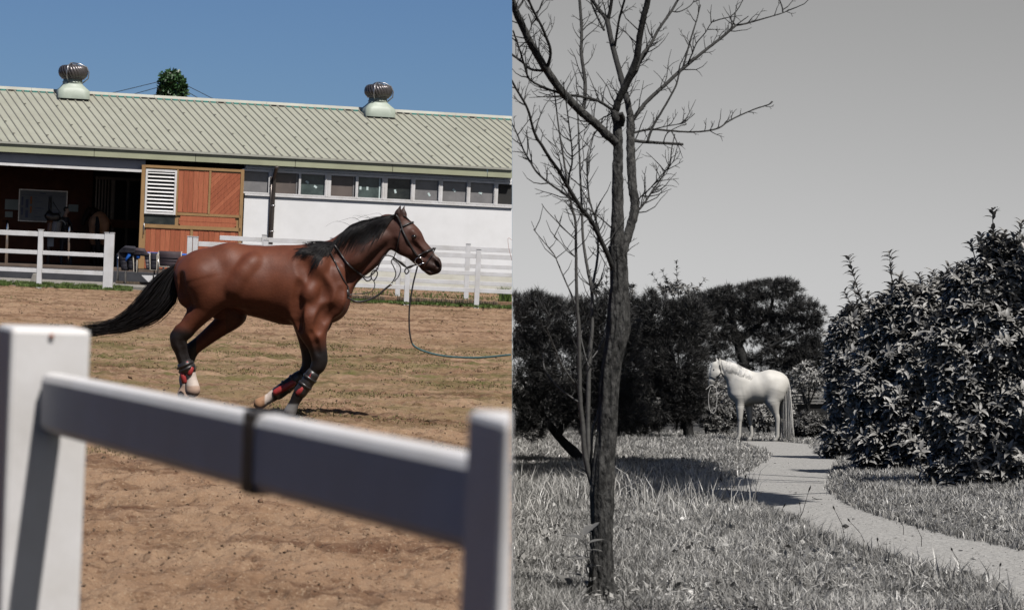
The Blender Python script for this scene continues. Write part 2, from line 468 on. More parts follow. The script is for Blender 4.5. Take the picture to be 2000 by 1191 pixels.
def rot_z(a):
    c, s = np.cos(a), np.sin(a); z = np.zeros_like(a); o = np.ones_like(a)
    return np.stack([np.stack([c, -s, z], -1), np.stack([s, c, z], -1), np.stack([z, z, o], -1)], -2)

def rand_rot(n):
    q = RNG.normal(size=(n, 4)); q /= np.linalg.norm(q, axis=1)[:, None]
    a, b, c, d = q.T
    return np.stack([np.stack([1 - 2 * (c * c + d * d), 2 * (b * c - a * d), 2 * (b * d + a * c)], -1),
                     np.stack([2 * (b * c + a * d), 1 - 2 * (b * b + d * d), 2 * (c * d - a * b)], -1),
                     np.stack([2 * (b * d - a * c), 2 * (c * d + a * b), 1 - 2 * (b * b + c * c)], -1)], -2)

OCT_V = np.array([(1, 0, 0), (-1, 0, 0), (0, 1, 0), (0, -1, 0), (0, 0, 0.7), (0, 0, -0.6)], float)
OCT_F = np.array([(0, 2, 4), (2, 1, 4), (1, 3, 4), (3, 0, 4), (2, 0, 5), (1, 2, 5), (3, 1, 5), (0, 3, 5)])

def left_scatter(n, d0, d1, p=1.0):
    """random points on the arena, uniform in area between two depths"""
    d = np.sqrt(RNG.uniform(d0 ** 2, d1 ** 2, n)) if p == 1 else d0 * (d1 / d0) ** RNG.uniform(0, 1, n)
    x = np.array([xseam(q) for q in d]) - RNG.uniform(0.002, 0.215, n) * d
    return x, d

x, y = left_scatter(16000, 11, 62, 0)
s = RNG.gamma(1.2, 0.0032, len(x)) * (0.6 + y / 40) + 0.002
scatter_mesh('dirt_clods', OCT_V, OCT_F, np.stack([x, y, sand_h(x, y) + s * 0.15], -1), rand_rot(len(x)),
             np.stack([s, s * RNG.uniform(0.6, 1, len(x)), s * RNG.uniform(0.4, 0.8, len(x))], -1), M['clod'], tone=RNG.uniform(0.35, 1.05, len(x)))

def blades(name, pos, h, wd, mt, bend=0.5, parent=None, tone=None, clip=None, kind='stuff', lean=None):
    """grass blades: five-vertex bent strips"""
    n = len(pos)
    a = RNG.uniform(0, 2 * math.pi, n)
    d = np.stack([np.cos(a), np.sin(a), np.zeros(n)], -1)
    if lean is not None: d = d + lean; 
    b2 = RNG.uniform(0, 2 * math.pi, n)
    pr = np.stack([np.cos(b2), np.sin(b2), np.zeros(n)], -1)
    b = bend * RNG.uniform(0.15, 1.3, n)
    up = np.array([0, 0, 1.0])
    h_ = h[:, None]; w_ = wd[:, None]; b_ = (b * h)[:, None]
    v0 = pos - pr * w_; v1 = pos + pr * w_
    m1 = pos + up * h_ * 0.55 + d * b_ * 0.28
    v2 = m1 - pr * w_ * 0.85; v3 = m1 + pr * w_ * 0.85
    v4 = pos + up * (h_ * (1.0 - 0.28 * np.clip(b_ / h_, 0, 1.5) ** 2)) + d * b_
    v = np.stack([v0, v1, v2, v3, v4], 1).reshape(-1, 3)
    f = np.array([(0, 1, 3), (0, 3, 2), (2, 3, 4)])[None] + (np.arange(n) * 5)[:, None, None]
    f = f.reshape(-1, 3)
    if tone is None: tone = RNG.uniform(0.6, 1.4, n)
    tn = np.repeat(tone, 5)
    if clip:
        sg = (v - CAM).dot(R_); bad = (sg < 0) if clip == 'R' else (sg > 0)
        f = f[~bad[f].any(1)]
    if parent is not None: v = v - wloc(parent)
    me = mesh_np(name, v, f, False, {'tone': np.repeat(tn[:, None], 3, 1)})
    me.materials.append(mt)
    o = bpy.data.objects.new(name, me); COL.objects.link(o)
    if parent is not None: o.parent = parent
    if kind: o['kind'] = kind
    return o

# short worn grass scattered over the arena, in patches
x, y = left_scatter(120000, 16, 62, 0)
dens = vnoise(x * 0.7, y * 0.9, 21) + vnoise(x * 2.2, y * 2.2, 22) * 0.7 + np.clip(1 - np.abs((y - 32) / 12), 0, 1) * 0.34 - 0.28
k = dens > 0.10
x, y = x[k], y[k]
n = len(x)
blades('worn_grass', np.stack([x, y, sand_h(x, y)], -1), RNG.uniform(0.010, 0.03, n), RNG.uniform(0.002, 0.005, n) * (y / 22), M['straw'], 1.0, clip='L')
k = RNG.random(n) < 0.05
blades('grass_sprouts', np.stack([x, y, sand_h(x, y)], -1)[k], RNG.uniform(0.015, 0.04, k.sum()), RNG.uniform(0.002, 0.005, k.sum()) * (y[k] / 25), M['grassL'], 0.6, clip='L')

# ----------------------------------------------------------------- stable frame
PA = CAM + 72.8 * (np.array([-1000 / FPX, 1.0, 0])); PA[2] = 0
PB = CAM + 77.2 * np.array([0.0, 1.0, 0]); PB[2] = 0
E1 = (PB - PA) / np.linalg.norm(PB - PA)
NW = np.array([E1[1], -E1[0], 0])
ZZ = np.array([0, 0, 1.0])
AX = (E1, NW, ZZ)
def Wp(u, z, out=0.0):
    return PA + u * E1 + out * NW + z * ZZ
def Winv(px, py, out=0.0):
    d = P(px, py, 1.0) - CAM
    o = PA + out * NW
    t = (o - CAM).dot(NW) / d.dot(NW)
    p = CAM + d * t - o
    return p.dot(E1), p[2]
def R4(x0, y0, x1, y1, out=0.0):
    """rectangle on the wall from its top-left pixel, its width at the top and its bottom pixel row at left"""
    u0, z1 = Winv(x0, y0, out)
    u1, _ = Winv(x1, y0 + 0.045 * (x1 - x0), out)
    _, z0 = Winv(x0 - 0.045 * (y1 - y0), y1, out)
    return u0, u1, z0, z1
def wbox(mb, u0, u1, z0, z1, o0, o1):
    return mb.box(Wp((u0 + u1) / 2, (z0 + z1) / 2, (o0 + o1) / 2), AX, ((u1 - u0) / 2, abs(o1 - o0) / 2, (z1 - z0) / 2))

stable = root('stable_building', Wp(7, 0, 0), 'long white stable with pale green ribbed roof and open doorway on the left', 'stable')
U_L = -4.0
U_DOOR0 = Winv(277, 420)[0]; U_WALL0 = Winv(476, 420)[0]
U_SEAM = Winv(1000, 400)[0] + 0.6
OUT_E = 0.22                                           # eave line in front of wall
u_, Z_EB = Winv(500, 322, OUT_E); _, Z_ET = Winv(500, 303, OUT_E)
OUT_R = -5.0
_, Z_R = Winv(500, 204, OUT_R)

# walls
w0 = Winv(476, 377)[1]; ZW_T = Z_EB + 0.05
UWB = Winv(700, 390)[1]                                # sill height
zs0 = Winv(560, 381.5)[1]; zs1 = Winv(560, 337)[1]
mb = MB(); wbox(mb, U_WALL0, U_SEAM, 0.62, zs0 - 0.06, -0.2, 0.0)
obj('wall', mb, M['white_wall'], stable, clip='L')
mb = MB(); wbox(mb, U_WALL0, U_SEAM, -0.1, 0.618, -0.2, 0.002)
obj('wall_base', mb, M['cream_wall'], stable, clip='L')
mb = MB(); wbox(mb, U_WALL0, U_SEAM, zs1 + 0.06, ZW_T, -0.2, 0.0)
obj('wall_top_band', mb, M['white_wall'], stable, clip='L')
mb = MB(); wbox(mb, U_WALL0, U_SEAM, zs0 - 0.058, zs0 - 0.008, -0.2, 0.05)
obj('window_sill', mb, M['vinyl'], stable, clip='L')
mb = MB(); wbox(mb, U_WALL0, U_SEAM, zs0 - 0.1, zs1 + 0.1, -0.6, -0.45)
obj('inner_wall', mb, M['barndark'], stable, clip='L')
# windows: one frame and one pane each
panes = [(477, 525, 'pane_gray'), (538, 584, 'pane'), (588, 635, 'pane_green'), (647, 695, 'pane'), (700, 746, 'pane_green'), (757, 803, 'pane_dark'),
         (811, 857, 'pane_gray'), (865, 912, 'pane_gray'), (919, 965, 'pane_gray'), (973, 1019, 'dark')]
stick = {2: [(600, 356), (616, 365)], 4: [(717.5, 368), (704, 367)], 5: [(772, 374)], 6: [(838, 380)], 7: [(887, 372)], 8: [(938, 377)]}
edges_u = []
for i, (a, b, mk) in enumerate(panes):
    yt = 339.3 + 0.046 * (a - 538)
    u0, u1, z0, z1 = R4(a, yt, b, yt + 40)
    z0, z1 = zs0 + 0.045, zs1 - 0.02
    edges_u.append((u0, u1))
    lft = 0.06 if i == 0 else (u0 - edges_u[i - 1][1]) / 2
    fr = MB()
    nxt = panes[i + 1][0] if i + 1 < len(panes) else b + 6
    uR = Winv(nxt, yt + 0.046 * (nxt - a))[0]
    gapR = (uR - u1) / 2 - 0.002
    gapL = lft - 0.002
    wbox(fr, u0 - gapL, u0, zs0, zs1 + 0.05, -0.10, 0.03)
    wbox(fr, u1, u1 + gapR, zs0, zs1 + 0.05, -0.10, 0.03)
    wbox(fr, u0, u1, zs0, z0, -0.10, 0.028)
    wbox(fr, u0, u1, z1, zs1 + 0.05, -0.10, 0.028)
    if gapR > 0.05:
        wbox(fr, u1 + gapR * 0.3, u1 + gapR * 0.5, zs0, zs1 + 0.05, 0.031, 0.045)
    wn = obj('window', fr, M['vinyl'], stable, clip='L')
    pn = MB(); wbox(pn, u0, u1, z0, z1, -0.06, -0.05)
    obj('pane', pn, M[mk], wn, clip='L')
    if mk == 'pane' or i == 4:
        sb = MB(); wbox(sb, u1 - 0.07, u1 - 0.03, z0, z1, -0.048, -0.03)
        obj('inner_bar', sb, M['sticker'] if i == 4 else M['pane_gray'], wn, clip='L')
    for (sx, sy) in stick.get(i, []):
        su, sz = Winv(sx, sy, -0.05)
        sk = MB(); ca, sa = math.cos(0.3 * (i - 4)), math.sin(0.3 * (i - 4))
        sk.box(Wp(su, sz, -0.046), (E1 * ca + ZZ * sa, NW, ZZ * ca - E1 * sa), (0.05, 0.002, 0.03) if i == 2 else (0.03, 0.002, 0.055))
        obj('sticker', sk, M['sticker'], wn, clip='L')
# soffit, fascia boards, gutter lip
mb = MB(); wbox(mb, U_L, U_SEAM + 0.4, Z_EB + 0.06, Z_EB + 0.09, -0.2, OUT_E - 0.03)
obj('soffit', mb, M['soffit'], stable, clip='L')
joints = [-60, 184, 382, 577, 767, 952, 1150]
for a, b in zip(joints[:-1], joints[1:]):
    ua = Winv(a, 290 + 0.05 * a, OUT_E)[0]; ub = Winv(b, 290 + 0.05 * b, OUT_E)[0]
    mb = MB(); wbox(mb, ua + 0.008, ub - 0.008, Z_EB, Z_ET - 0.05, OUT_E - 0.03, OUT_E)
    wbox(mb, ua + 0.008, ub - 0.008, Z_EB - 0.0, Z_EB + 0.025, OUT_E - 0.12, OUT_E - 0.031)
    obj('fascia_board', mb, M['fascia'], stable, clip='L')
mb = MB(); wbox(mb, U_L, U_SEAM + 0.4, Z_ET - 0.048, Z_ET + 0.012, OUT_E - 0.08, OUT_E + 0.05)
obj('gutter_lip', mb, M['ridge'], stable, clip='L')
# ribbed roof: one sheet per bay, its rib beside it
ue0 = Winv(500, 303, OUT_E)[0]; ur0 = Winv(500 - 97, 200, OUT_R)[0]
DU = ur0 - ue0                                         # plan skew of the ribs
ev = lambda u: Wp(u, Z_ET + 0.015, OUT_E)
rg = lambda u: Wp(u + DU, Z_R, OUT_R)
SP = 0.238
rn = np.cross(E1, rg(0) - ev(0)); rn /= np.linalg.norm(rn)
if rn[2] < 0: rn = -rn
def roof_sheet(u):
    a, b, c, d = ev(u), ev(u + SP - 0.055), rg(u + SP - 0.055), rg(u)
    mb = MB(); t = rn * 0.01
    mb.add([a, b, c, d, a - t, b - t, c - t, d - t], [(0, 1, 2, 3), (7, 6, 5, 4), (0, 4, 5, 1), (1, 5, 6, 2), (2, 6, 7, 3), (3, 7, 4, 0)])
    return mb
def roof_rib(u):
    h = rn * 0.032
    a0, a1, a2, a3 = [ev(u + SP - 0.055 + q) for q in (0, 0.014, 0.041, 0.055)]
    b0, b1, b2, b3 = [rg(u + SP - 0.055 + q) for q in (0, 0.014, 0.041, 0.055)]
    mb = MB(); mb.add([a0, a1 + h, a2 + h, a3, b0, b1 + h, b2 + h, b3], [(0, 1, 5, 4), (1, 2, 6, 5), (2, 3, 7, 6), (3, 2, 1, 0)])
    return mb
uu = Winv(-130, 275, OUT_E)[0]
org = wloc(stable)
sheet_me = roof_sheet(uu).mesh('roof_sheet', None, org); sheet_me.materials.append(M['roof'])
rib_me = roof_rib(uu).mesh('roof_rib', None, org); rib_me.materials.append(M['rib'])
nb = int((U_SEAM + 3.0 - uu) / SP)
foam = MB(); gaps = MB(); bolts = MB()
for i in range(nb):
    u = uu + i * SP
    ends = [ev(u), ev(u + SP), rg(u), rg(u + SP)]
    s_ = [(p - CAM).dot(R_) for p in ends]
    if min(s_) > 0: continue
    if max(s_) < 0:
        mtx = Matrix.Translation([float(q) for q in E1 * i * SP])
        link_copy('roof_sheet', sheet_me, None, stable, mtx); link_copy('roof_rib', rib_me, None, stable, mtx)
    else:
        obj('roof_sheet', roof_sheet(u), M['roof'], stable, clip='L'); obj('roof_rib', roof_rib(u), M['rib'], stable, clip='L')
    q = gaps if i % 17 in (6, 13, 14) and random.random() < 0.6 else foam
    a, b = rg(u + 0.02), rg(u + SP - 0.07)
    dn = (ev(u) - rg(u)); dn /= np.linalg.norm(dn)
    q.box((a + b) / 2 + rn * 0.022 + dn * 0.13, (E1, dn, rn), ((SP - 0.09) / 2, 0.01, 0.022))
    if i % 4 == 1:
        for fr_ in (0.12, 0.34, 0.70):
            p = ev(u + SP - 0.028) * (1 - fr_) + rg(u + SP - 0.028) * fr_ + rn * 0.06
            bolts.box(p, (E1, dn, rn), (0.03, 0.016, 0.012))
obj('foam_closure', foam, M['turq'], stable, clip='L', kind='stuff')
obj('closure_gap', gaps, M['dark'], stable, clip='L', kind='stuff')
obj('roof_bolt', bolts, M['rib'], stable, clip='L', kind='stuff')
caps = [-150, 60, 300, 520, 700, 890, 1120]
for a, b in zip(caps[:-1], caps[1:]):
    ua = Winv(a, 190, OUT_R)[0]; ub = Winv(b, 210, OUT_R)[0]
    mb = MB(); dn = (ev(0) - rg(0)); dn /= np.linalg.norm(dn)
    A = Wp(ua + 0.01, Z_R + 0.07, OUT_R); B = Wp(ub - 0.01, Z_R + 0.07, OUT_R)
    off = dn * 0.13; bk = np.array([-dn[0], -dn[1], dn[2]]) * 0.3; t = ZZ * 0.02
    fr2 = NW * 0.12 - ZZ * 0.055
    mb.add([A + fr2, B + fr2, B + ZZ * 0.03, A + ZZ * 0.03, A + bk, B + bk, A + fr2 - ZZ * 0.02, B + fr2 - ZZ * 0.02],
           [(0, 1, 2, 3), (3, 2, 5, 4), (6, 7, 1, 0)])
    obj('ridge_cap', mb, M['ridge'], stable, clip='L')
mb = MB()
mb.quad(rg(-4 - DU), rg(U_SEAM + 1 - DU), Wp(U_SEAM + 1, Z_ET, OUT_R * 2), Wp(-4, Z_ET, OUT_R * 2))
obj('rear_roof', mb, M['roof'], stable, clip='L')
mb = MB(); wbox(mb, U_L, U_SEAM + 0.5, -0.1, Z_ET, OUT_R * 2 + 0.2, OUT_R * 2 + 0.4)
obj('rear_wall', mb, M['barnwood'], stable, clip='L')
# rust runs from the vents
# open doorway: header, track, interior
mb = MB(); wbox(mb, U_L, U_DOOR0 + 0.05, Winv(100, 324)[1] - 0.03, Z_EB + 0.055, -0.2, -0.02)
obj('header_board', mb, M['headboard'], stable)
ztr = Winv(0, 318, 0.28)[1]; ztb = Winv(0, 323, 0.28)[1]
mb = MB(); wbox(mb, U_L, Winv(275, 333, 0.28)[0], ztb, ztr, 0.02, 0.46)
obj('door_track', mb, M['vinyl'], stable)
FZ = 0.40
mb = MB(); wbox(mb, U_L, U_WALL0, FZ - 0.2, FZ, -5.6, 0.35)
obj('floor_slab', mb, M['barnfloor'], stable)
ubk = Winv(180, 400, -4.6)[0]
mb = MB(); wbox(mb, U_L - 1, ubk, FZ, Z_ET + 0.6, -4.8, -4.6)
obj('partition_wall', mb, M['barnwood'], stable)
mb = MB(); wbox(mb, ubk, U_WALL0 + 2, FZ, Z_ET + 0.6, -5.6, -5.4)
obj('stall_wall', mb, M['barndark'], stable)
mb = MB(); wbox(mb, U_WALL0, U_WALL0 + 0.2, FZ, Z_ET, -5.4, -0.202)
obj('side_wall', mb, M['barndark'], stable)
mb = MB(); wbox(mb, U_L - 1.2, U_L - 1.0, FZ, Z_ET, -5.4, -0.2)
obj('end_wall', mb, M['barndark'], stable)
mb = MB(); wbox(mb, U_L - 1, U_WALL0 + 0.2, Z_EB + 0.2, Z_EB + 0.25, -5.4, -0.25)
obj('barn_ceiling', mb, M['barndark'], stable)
for px in range(186, 218, 6):
    u, z = Winv(px, 420, -4.0)
    mb = MB(); wbox(mb, u - 0.02, u + 0.02, 1.8, 3.0, -4.02, -3.98)
    obj('stall_bar', mb, M['pipe'], stable)
for (pa, pb) in ((186, 272),):
    mb = MB(); wbox(mb, Winv(pa, 365, -4)[0], Winv(pb, 365, -4)[0], 3.0, 3.08, -4.05, -3.95)
    obj('stall_rail', mb, M['pipe'], stable)
    mb = MB(); wbox(mb, Winv(pa, 365, -4)[0], Winv(pb, 365, -4)[0], 1.55, 1.8, -4.05, -3.95)
    obj('stall_board', mb, M['barnwood'], stable)
for px in (222, 250):
    mb = MB(); wbox(mb, Winv(px, 365, -4)[0] - 0.04, Winv(px, 365, -4)[0] + 0.04, 0.4, 3.0, -4.04, -3.96)
    obj('stall_post', mb, M['pipe'], stable)
# black step in front
def gbox(name, pa, pb, d0, d1, z0, z1, mt, parent=None, kind=None, clip=None):
    mb = MB(); a = CAM + d0 * np.array([(pa - 1000) / FPX, 1, 0]); b = CAM + d0 * np.array([(pb - 1000) / FPX, 1, 0])
    c = CAM + d1 * np.array([(pb - 1000) / FPX, 1, 0]); d = CAM + d1 * np.array([(pa - 1000) / FPX, 1, 0])
    lo = [np.array([q[0], q[1], z0]) for q in (a, b, c, d)]; hi = [np.array([q[0], q[1], z1]) for q in (a, b, c, d)]
    mb.add(lo + hi, [(4, 5, 6, 7), (3, 2, 1, 0), (0, 1, 5, 4), (1, 2, 6, 5), (2, 3, 7, 6), (3, 0, 4, 7)])
    o = obj(name, mb, mt, parent, clip=clip)
    if kind: tag(o, kind=kind)
    return o
gbox('stable_step', -140, 480, 71.6, 72.6, -0.1, 0.335, M['blackstep'], kind='structure')
gbox('step_pavement', -140, 480, 67.2, 71.58, -0.1, 0.03, M['concrete'], kind='structure')
gbox('planting_bed', 380, 1001, 64.62, 79.0, -0.1, 0.12, M['sand'], kind='structure', clip='L')

# sliding door leaf
door = stable
OD = 0.13
def dpart(name, rect, mt, o0, o1, parent):
    u0, u1, z0, z1 = rect
    mb = MB(); wbox(mb, u0, u1, z0, z1, o0, o1)
    return obj(name, mb, mt, parent)
ub0, ub1, dz0, dz1 = R4(277, 322, 477, 524, OD)
leaf = dpart('sliding_door', (ub0, ub1, dz0, dz1), M['tan'], OD - 0.05, OD, stable)
def dr(x0, y0, x1, y1): return R4(x0, y0, x1, y1, OD)
# frame rails stand proud
for nm, rc in (('frame_rail', (277, 322, 284.4, 524)), ('frame_rail', (470.5, 331, 477, 524)), ('frame_rail', (345.8, 331, 349, 421)), ('frame_rail', (408.5, 334, 412.6, 420)),
               ('frame_rail', (345, 415, 470, 420)), ('frame_rail', (281, 437, 470, 444)), ('frame_rail', (371.5, 449, 376.5, 524)), ('frame_rail', (284, 322, 470.6, 327))):
    dpart(nm, dr(*rc), M['tan'], OD + 0.002, OD + 0.04, leaf)
def planks(rect, n, mk, diag=False):
    u0, u1, z0, z1 = rect
    if not diag:
        wd = (u1 - u0) / n
        for i in range(n):
            dpart('plank', (u0 + i * wd + 0.004, u0 + (i + 1) * wd - 0.004, z0, z1), M[random.choice(['plank', 'plank', 'plank2'])], OD + 0.002, OD + 0.012 + 0.004 * (i % 2), leaf)
    else:
        # 45 degree boards clipped to the rectangle
        wd = (u1 - u0 + z1 - z0) / n
        for i in range(n):
            a0, a1 = i * wd + 0.004, (i + 1) * wd - 0.004
            # region a0 <= (u-u0) + (z1-z) <= a1 : boards rising to the right
            poly = [(u0, z0), (u1, z0), (u1, z1), (u0, z1)]
            def cut(poly, f):
                o = []
                for j in range(len(poly)):
                    p, q = poly[j], poly[(j + 1) % len(poly)]
                    fp, fq = f(p), f(q)
                    if fp >= 0: o.append(p)
                    if fp * fq < 0:
                        t = fp / (fp - fq); o.append((p[0] + t * (q[0] - p[0]), p[1] + t * (q[1] - p[1])))
                return o
            s = lambda p: (p[0] - u0) + (z1 - p[1])
            poly = cut(poly, lambda p: s(p) - a0)
            if len(poly) > 2: poly = cut(poly, lambda p: a1 - s(p))
            if len(poly) < 3: continue
            m = len(poly); o1 = OD + 0.012 + 0.004 * (i % 2)
            vs = [Wp(p[0], p[1], OD + 0.002) for p in poly] + [Wp(p[0], p[1], o1) for p in poly]
            fs = [tuple(range(m, 2 * m))] + [(j, (j + 1) % m, m + (j + 1) % m, m + j) for j in range(m)]
            mb = MB(); mb.add(vs, fs); obj('plank', mb, M[random.choice(['plank', 'plank', 'plank2'])], leaf)
planks(dr(349.5, 333, 408.3, 414), 6, 'plank')
planks(dr(413, 337, 470.3, 420), 13, 'plank', True)
planks(dr(284.6, 444.5, 371.3, 523.5), 9, 'plank')
planks(dr(376.8, 449, 470.3, 523.5), 9, 'plank')
u0, u1, z0, z1 = dr(348, 421, 463, 442.5)
for i in range(2):                                     # crossways boards with a rounded end
    za, zb = z0 + (z1 - z0) * i / 2 + 0.004, z0 + (z1 - z0) * (i + 1) / 2 - 0.004
    mb = MB(); wbox(mb, u0 + 0.06, u1 - 0.06, za, zb, OD + 0.002, OD + 0.03)
    wbox(mb, u0 + 0.02, u0 + 0.058, za + (0.07 if i == 0 else 0), zb - (0.07 if i else 0), OD + 0.002, OD + 0.03)
    wbox(mb, u1 - 0.058, u1 - 0.02, za + (0.07 if i == 0 else 0), zb - (0.07 if i else 0), OD + 0.002, OD + 0.03)
    obj('plank', mb, M['plank2'], leaf)
dpart('door_pane', dr(282, 418, 342, 437), M['pane_dark'], OD + 0.002, OD + 0.01, leaf)
u0, u1, z0, z1 = dr(284.6, 330, 345.5, 417)
fr = MB()
for r in ((u0, u0 + 0.06, z0, z1), (u1 - 0.06, u1, z0, z1), (u0 + 0.06, u1 - 0.06, z0, z0 + 0.06), (u0 + 0.06, u1 - 0.06, z1 - 0.06, z1)):
    wbox(fr, *r, OD + 0.002, OD + 0.06)
obj('louvre_frame', fr, M['vinyl'], leaf)
dpart('louvre_back', (u0 + 0.06, u1 - 0.06, z0 + 0.06, z1 - 0.06), M['dark'], OD + 0.001, OD + 0.006, leaf)
for i in range(11):
    zc = z0 + 0.10 + (z1 - z0 - 0.2) * i / 10
    mb = MB(); a = math.radians(-40)
    mb.box(Wp((u0 + u1) / 2, zc, OD + 0.035), (E1, NW * math.cos(a) + ZZ * math.sin(a), ZZ * math.cos(a) - NW * math.sin(a)), ((u1 - u0) / 2 - 0.065, 0.034, 0.006))
    obj('louvre_slat', mb, M['vinyl'], leaf)
hu, hzv = Winv(277.5, 447, OD + 0.06)
mb = MB(); mb.tube([Wp(hu + 0.05, hzv + 0.16, OD + 0.04), Wp(hu + 0.05, hzv + 0.16, OD + 0.09), Wp(hu + 0.05, hzv - 0.16, OD + 0.09), Wp(hu + 0.05, hzv - 0.16, OD + 0.04)], 0.014)
obj('door_handle', mb, M['steel'], leaf)
# downpipe
pts = [Wp(*Winv(541, 325, 0.34), 0.34), Wp(*Winv(540, 330, 0.30), 0.30), Wp(*Winv(536.5, 341, 0.12), 0.12), Wp(*Winv(535.5, 352, 0.10), 0.10), Wp(*Winv(529, 480, 0.10), 0.10), Wp(*Winv(525, 560, 0.10), 0.10)]
mb = MB(); mb.tube(pts, 0.055, 10); obj('downpipe', mb, M['pipe'], stable)
mb = MB()
p1 = Wp(*Winv(530.5, 345, 0.07), 0.07); p2 = Wp(*Winv(525.5, 472, 0.07), 0.07); mb.tube([p1, p2], 0.035, 8)
obj('conduit_pipe', mb, M['pipe'], stable)
for yy in (402, 452):
    mb = MB(); q = Wp(*Winv(533.4 - (yy - 402) * 0.05, yy, 0.10), 0.10); mb.tube([q - ZZ * 0.02, q + ZZ * 0.02], 0.065, 10); obj('pipe_bracket', mb, M['steel'], stable)

# roof turbines
def turbine(px, ytop, yb, wide, label):
    s = 78.6 / FPX
    ctr = Wp(*Winv(px, yb, OUT_R + 0.35), OUT_R + 0.35)
    base = root('turbine_vent', ctr, label, 'roof vent', 'turbine vents along the ridge')
    ex, ey = E1, NW
    def ring(r, z, sq):
        o = []
        for k in range(24):
            t = 2 * math.pi * k / 24
            c, s2 = math.cos(t), math.sin(t)
            m = max(abs(c), abs(s2)); f = (1 - sq) + sq / m
            o.append(ctr + r * f * (c * ex + s2 * ey) + z * ZZ)
        return o
    mb = MB(); prof = [(0.47, -0.25, 1), (0.46, 0.0, 1), (0.37, 0.10, 0.85), (0.31, 0.19, 0.5), (0.295, 0.23, 0.1), (0.31, 0.24, 0), (0.31, 0.27, 0), (0.29, 0.28, 0), (0.29, 0.37, 0)]
    vs = []; [vs.extend(ring(*q)) for q in prof]
    fs = [(i * 24 + k, i * 24 + (k + 1) % 24, (i + 1) * 24 + (k + 1) % 24, (i + 1) * 24 + k) for i in range(len(prof) - 1) for k in range(24)]
    mb.add(vs, fs, True); obj('vent_base', mb, M['ventgreen'], base)
    z0 = 0.36; H = 0.42
    mb = MB(); mb.tube([ctr + ZZ * z0, ctr + ZZ * (z0 + 0.05)], 0.35, 24); obj('turbine_ring', mb, M['turbine'], base)
    core = MB(); core.tube([ctr + ZZ * (z0 + 0.05), ctr + ZZ * (z0 + 0.15), ctr + ZZ * (z0 + H - 0.12), ctr + ZZ * (z0 + H - 0.03)], [0.27, 0.34, 0.34, 0.2], 20)
    obj('turbine_core', core, M['dark'], base)
    nv = 26
    for k in range(nv):                                # curved overlapping vanes
        vs = []
        for j in range(9):
            ph = -0.42 * math.pi + j / 8 * 0.9 * math.pi
            r = 0.16 + 0.27 * max(0.0, math.cos(ph)) ** 0.6
            z = z0 + H / 2 + H / 2 * math.sin(ph) * 1.0
            t = 2 * math.pi * k / nv + 0.28 * math.sin(ph)
            for dt, dr_ in ((0, 0.0), (0.10, 0.018), (0.21, -0.012)):
                a = t + dt
                vs.append(ctr + (r + dr_) * (math.cos(a) * ex + math.sin(a) * ey) + (z) * ZZ)
        fs = []
        for j in range(8):
            for q in range(2):
                fs.append((j * 3 + q, j * 3 + q + 1, (j + 1) * 3 + q + 1, (j + 1) * 3 + q))
        mb = MB(); mb.add(vs, fs, True); obj('turbine_vane', mb, M['turbine'], base)
    mb = MB(); mb.tube([ctr + ZZ * (z0 + H - 0.03), ctr + ZZ * (z0 + H + 0.03)], [0.2, 0.12], 16); obj('turbine_cap', mb, M['turbine'], base)
    for k, ang in enumerate((-2.0, 0.1, 2.1)):
        dv = math.cos(ang) * ex + math.sin(ang) * ey
        pts = [ctr + dv * r + ZZ * z for r, z in ((0.31, 0.26), (0.46, 0.40), (0.475, 0.58), (0.40, 0.74), (0.2, 0.83), (0.0, 0.85))]
        mb = MB(); mb.tube(pts, 0.018, 6); obj('turbine_brace', mb, M['steel'], base)
turbine(141.5, 128, 178, 54, 'rusty turbine vent on the ridge above the open doorway')
turbine(737.5, 167, 214, 54, 'dark turbine vent on the ridge above the window row')

# whiteboard and papers on the partition
OBK = -4.56
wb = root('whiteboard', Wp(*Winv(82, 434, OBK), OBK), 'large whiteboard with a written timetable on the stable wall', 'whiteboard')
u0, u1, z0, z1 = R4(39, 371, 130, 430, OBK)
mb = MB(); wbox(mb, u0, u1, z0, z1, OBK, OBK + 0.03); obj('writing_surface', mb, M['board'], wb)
fr = MB()
for r in ((u0 - 0.03, u0, z0, z1), (u1, u1 + 0.03, z0, z1), (u0 - 0.03, u1 + 0.03, z0 - 0.03, z0), (u0 - 0.03, u1 + 0.03, z1, z1 + 0.03)):
    wbox(fr, *r, OBK, OBK + 0.045)
obj('board_frame', fr, M['steel'], wb)
ink = MB()
for (a, b, c, d) in ((0.04, 0.08, 0.18, 0.85), (0.13, 0.19, 0.10, 0.85)):
    wbox(ink, u0 + a * (u1 - u0), u0 + b * (u1 - u0), z0 + c * (z1 - z0), z0 + (c + 0.25) * (z1 - z0), OBK + 0.031, OBK + 0.034)
    wbox(ink, u0 + a * (u1 - u0), u0 + b * (u1 - u0), z0 + (c + 0.32) * (z1 - z0), z0 + (c + 0.6) * (z1 - z0), OBK + 0.031, OBK + 0.034)
wbox(ink, u0 + 0.05, u1 - 0.05, z0 + 0.84 * (z1 - z0), z0 + 0.85 * (z1 - z0), OBK + 0.031, OBK + 0.034)
for k in range(16):
    a = random.uniform(0.28, 0.36) if k < 9 else random.uniform(0.62, 0.75); zc = z0 + random.uniform(0.08, 0.78) * (z1 - z0)
    wbox(ink, u0 + a * (u1 - u0), u0 + (a + random.uniform(0.06, 0.2)) * (u1 - u0), zc, zc + 0.012, OBK + 0.031, OBK + 0.034)
wbox(ink, u0 + 0.42 * (u1 - u0), u0 + 0.56 * (u1 - u0), z0 + 0.9 * (z1 - z0), z0 + 0.93 * (z1 - z0), OBK + 0.031, OBK + 0.034)
obj('written_lines', ink, M['ink'], wb, kind='stuff')
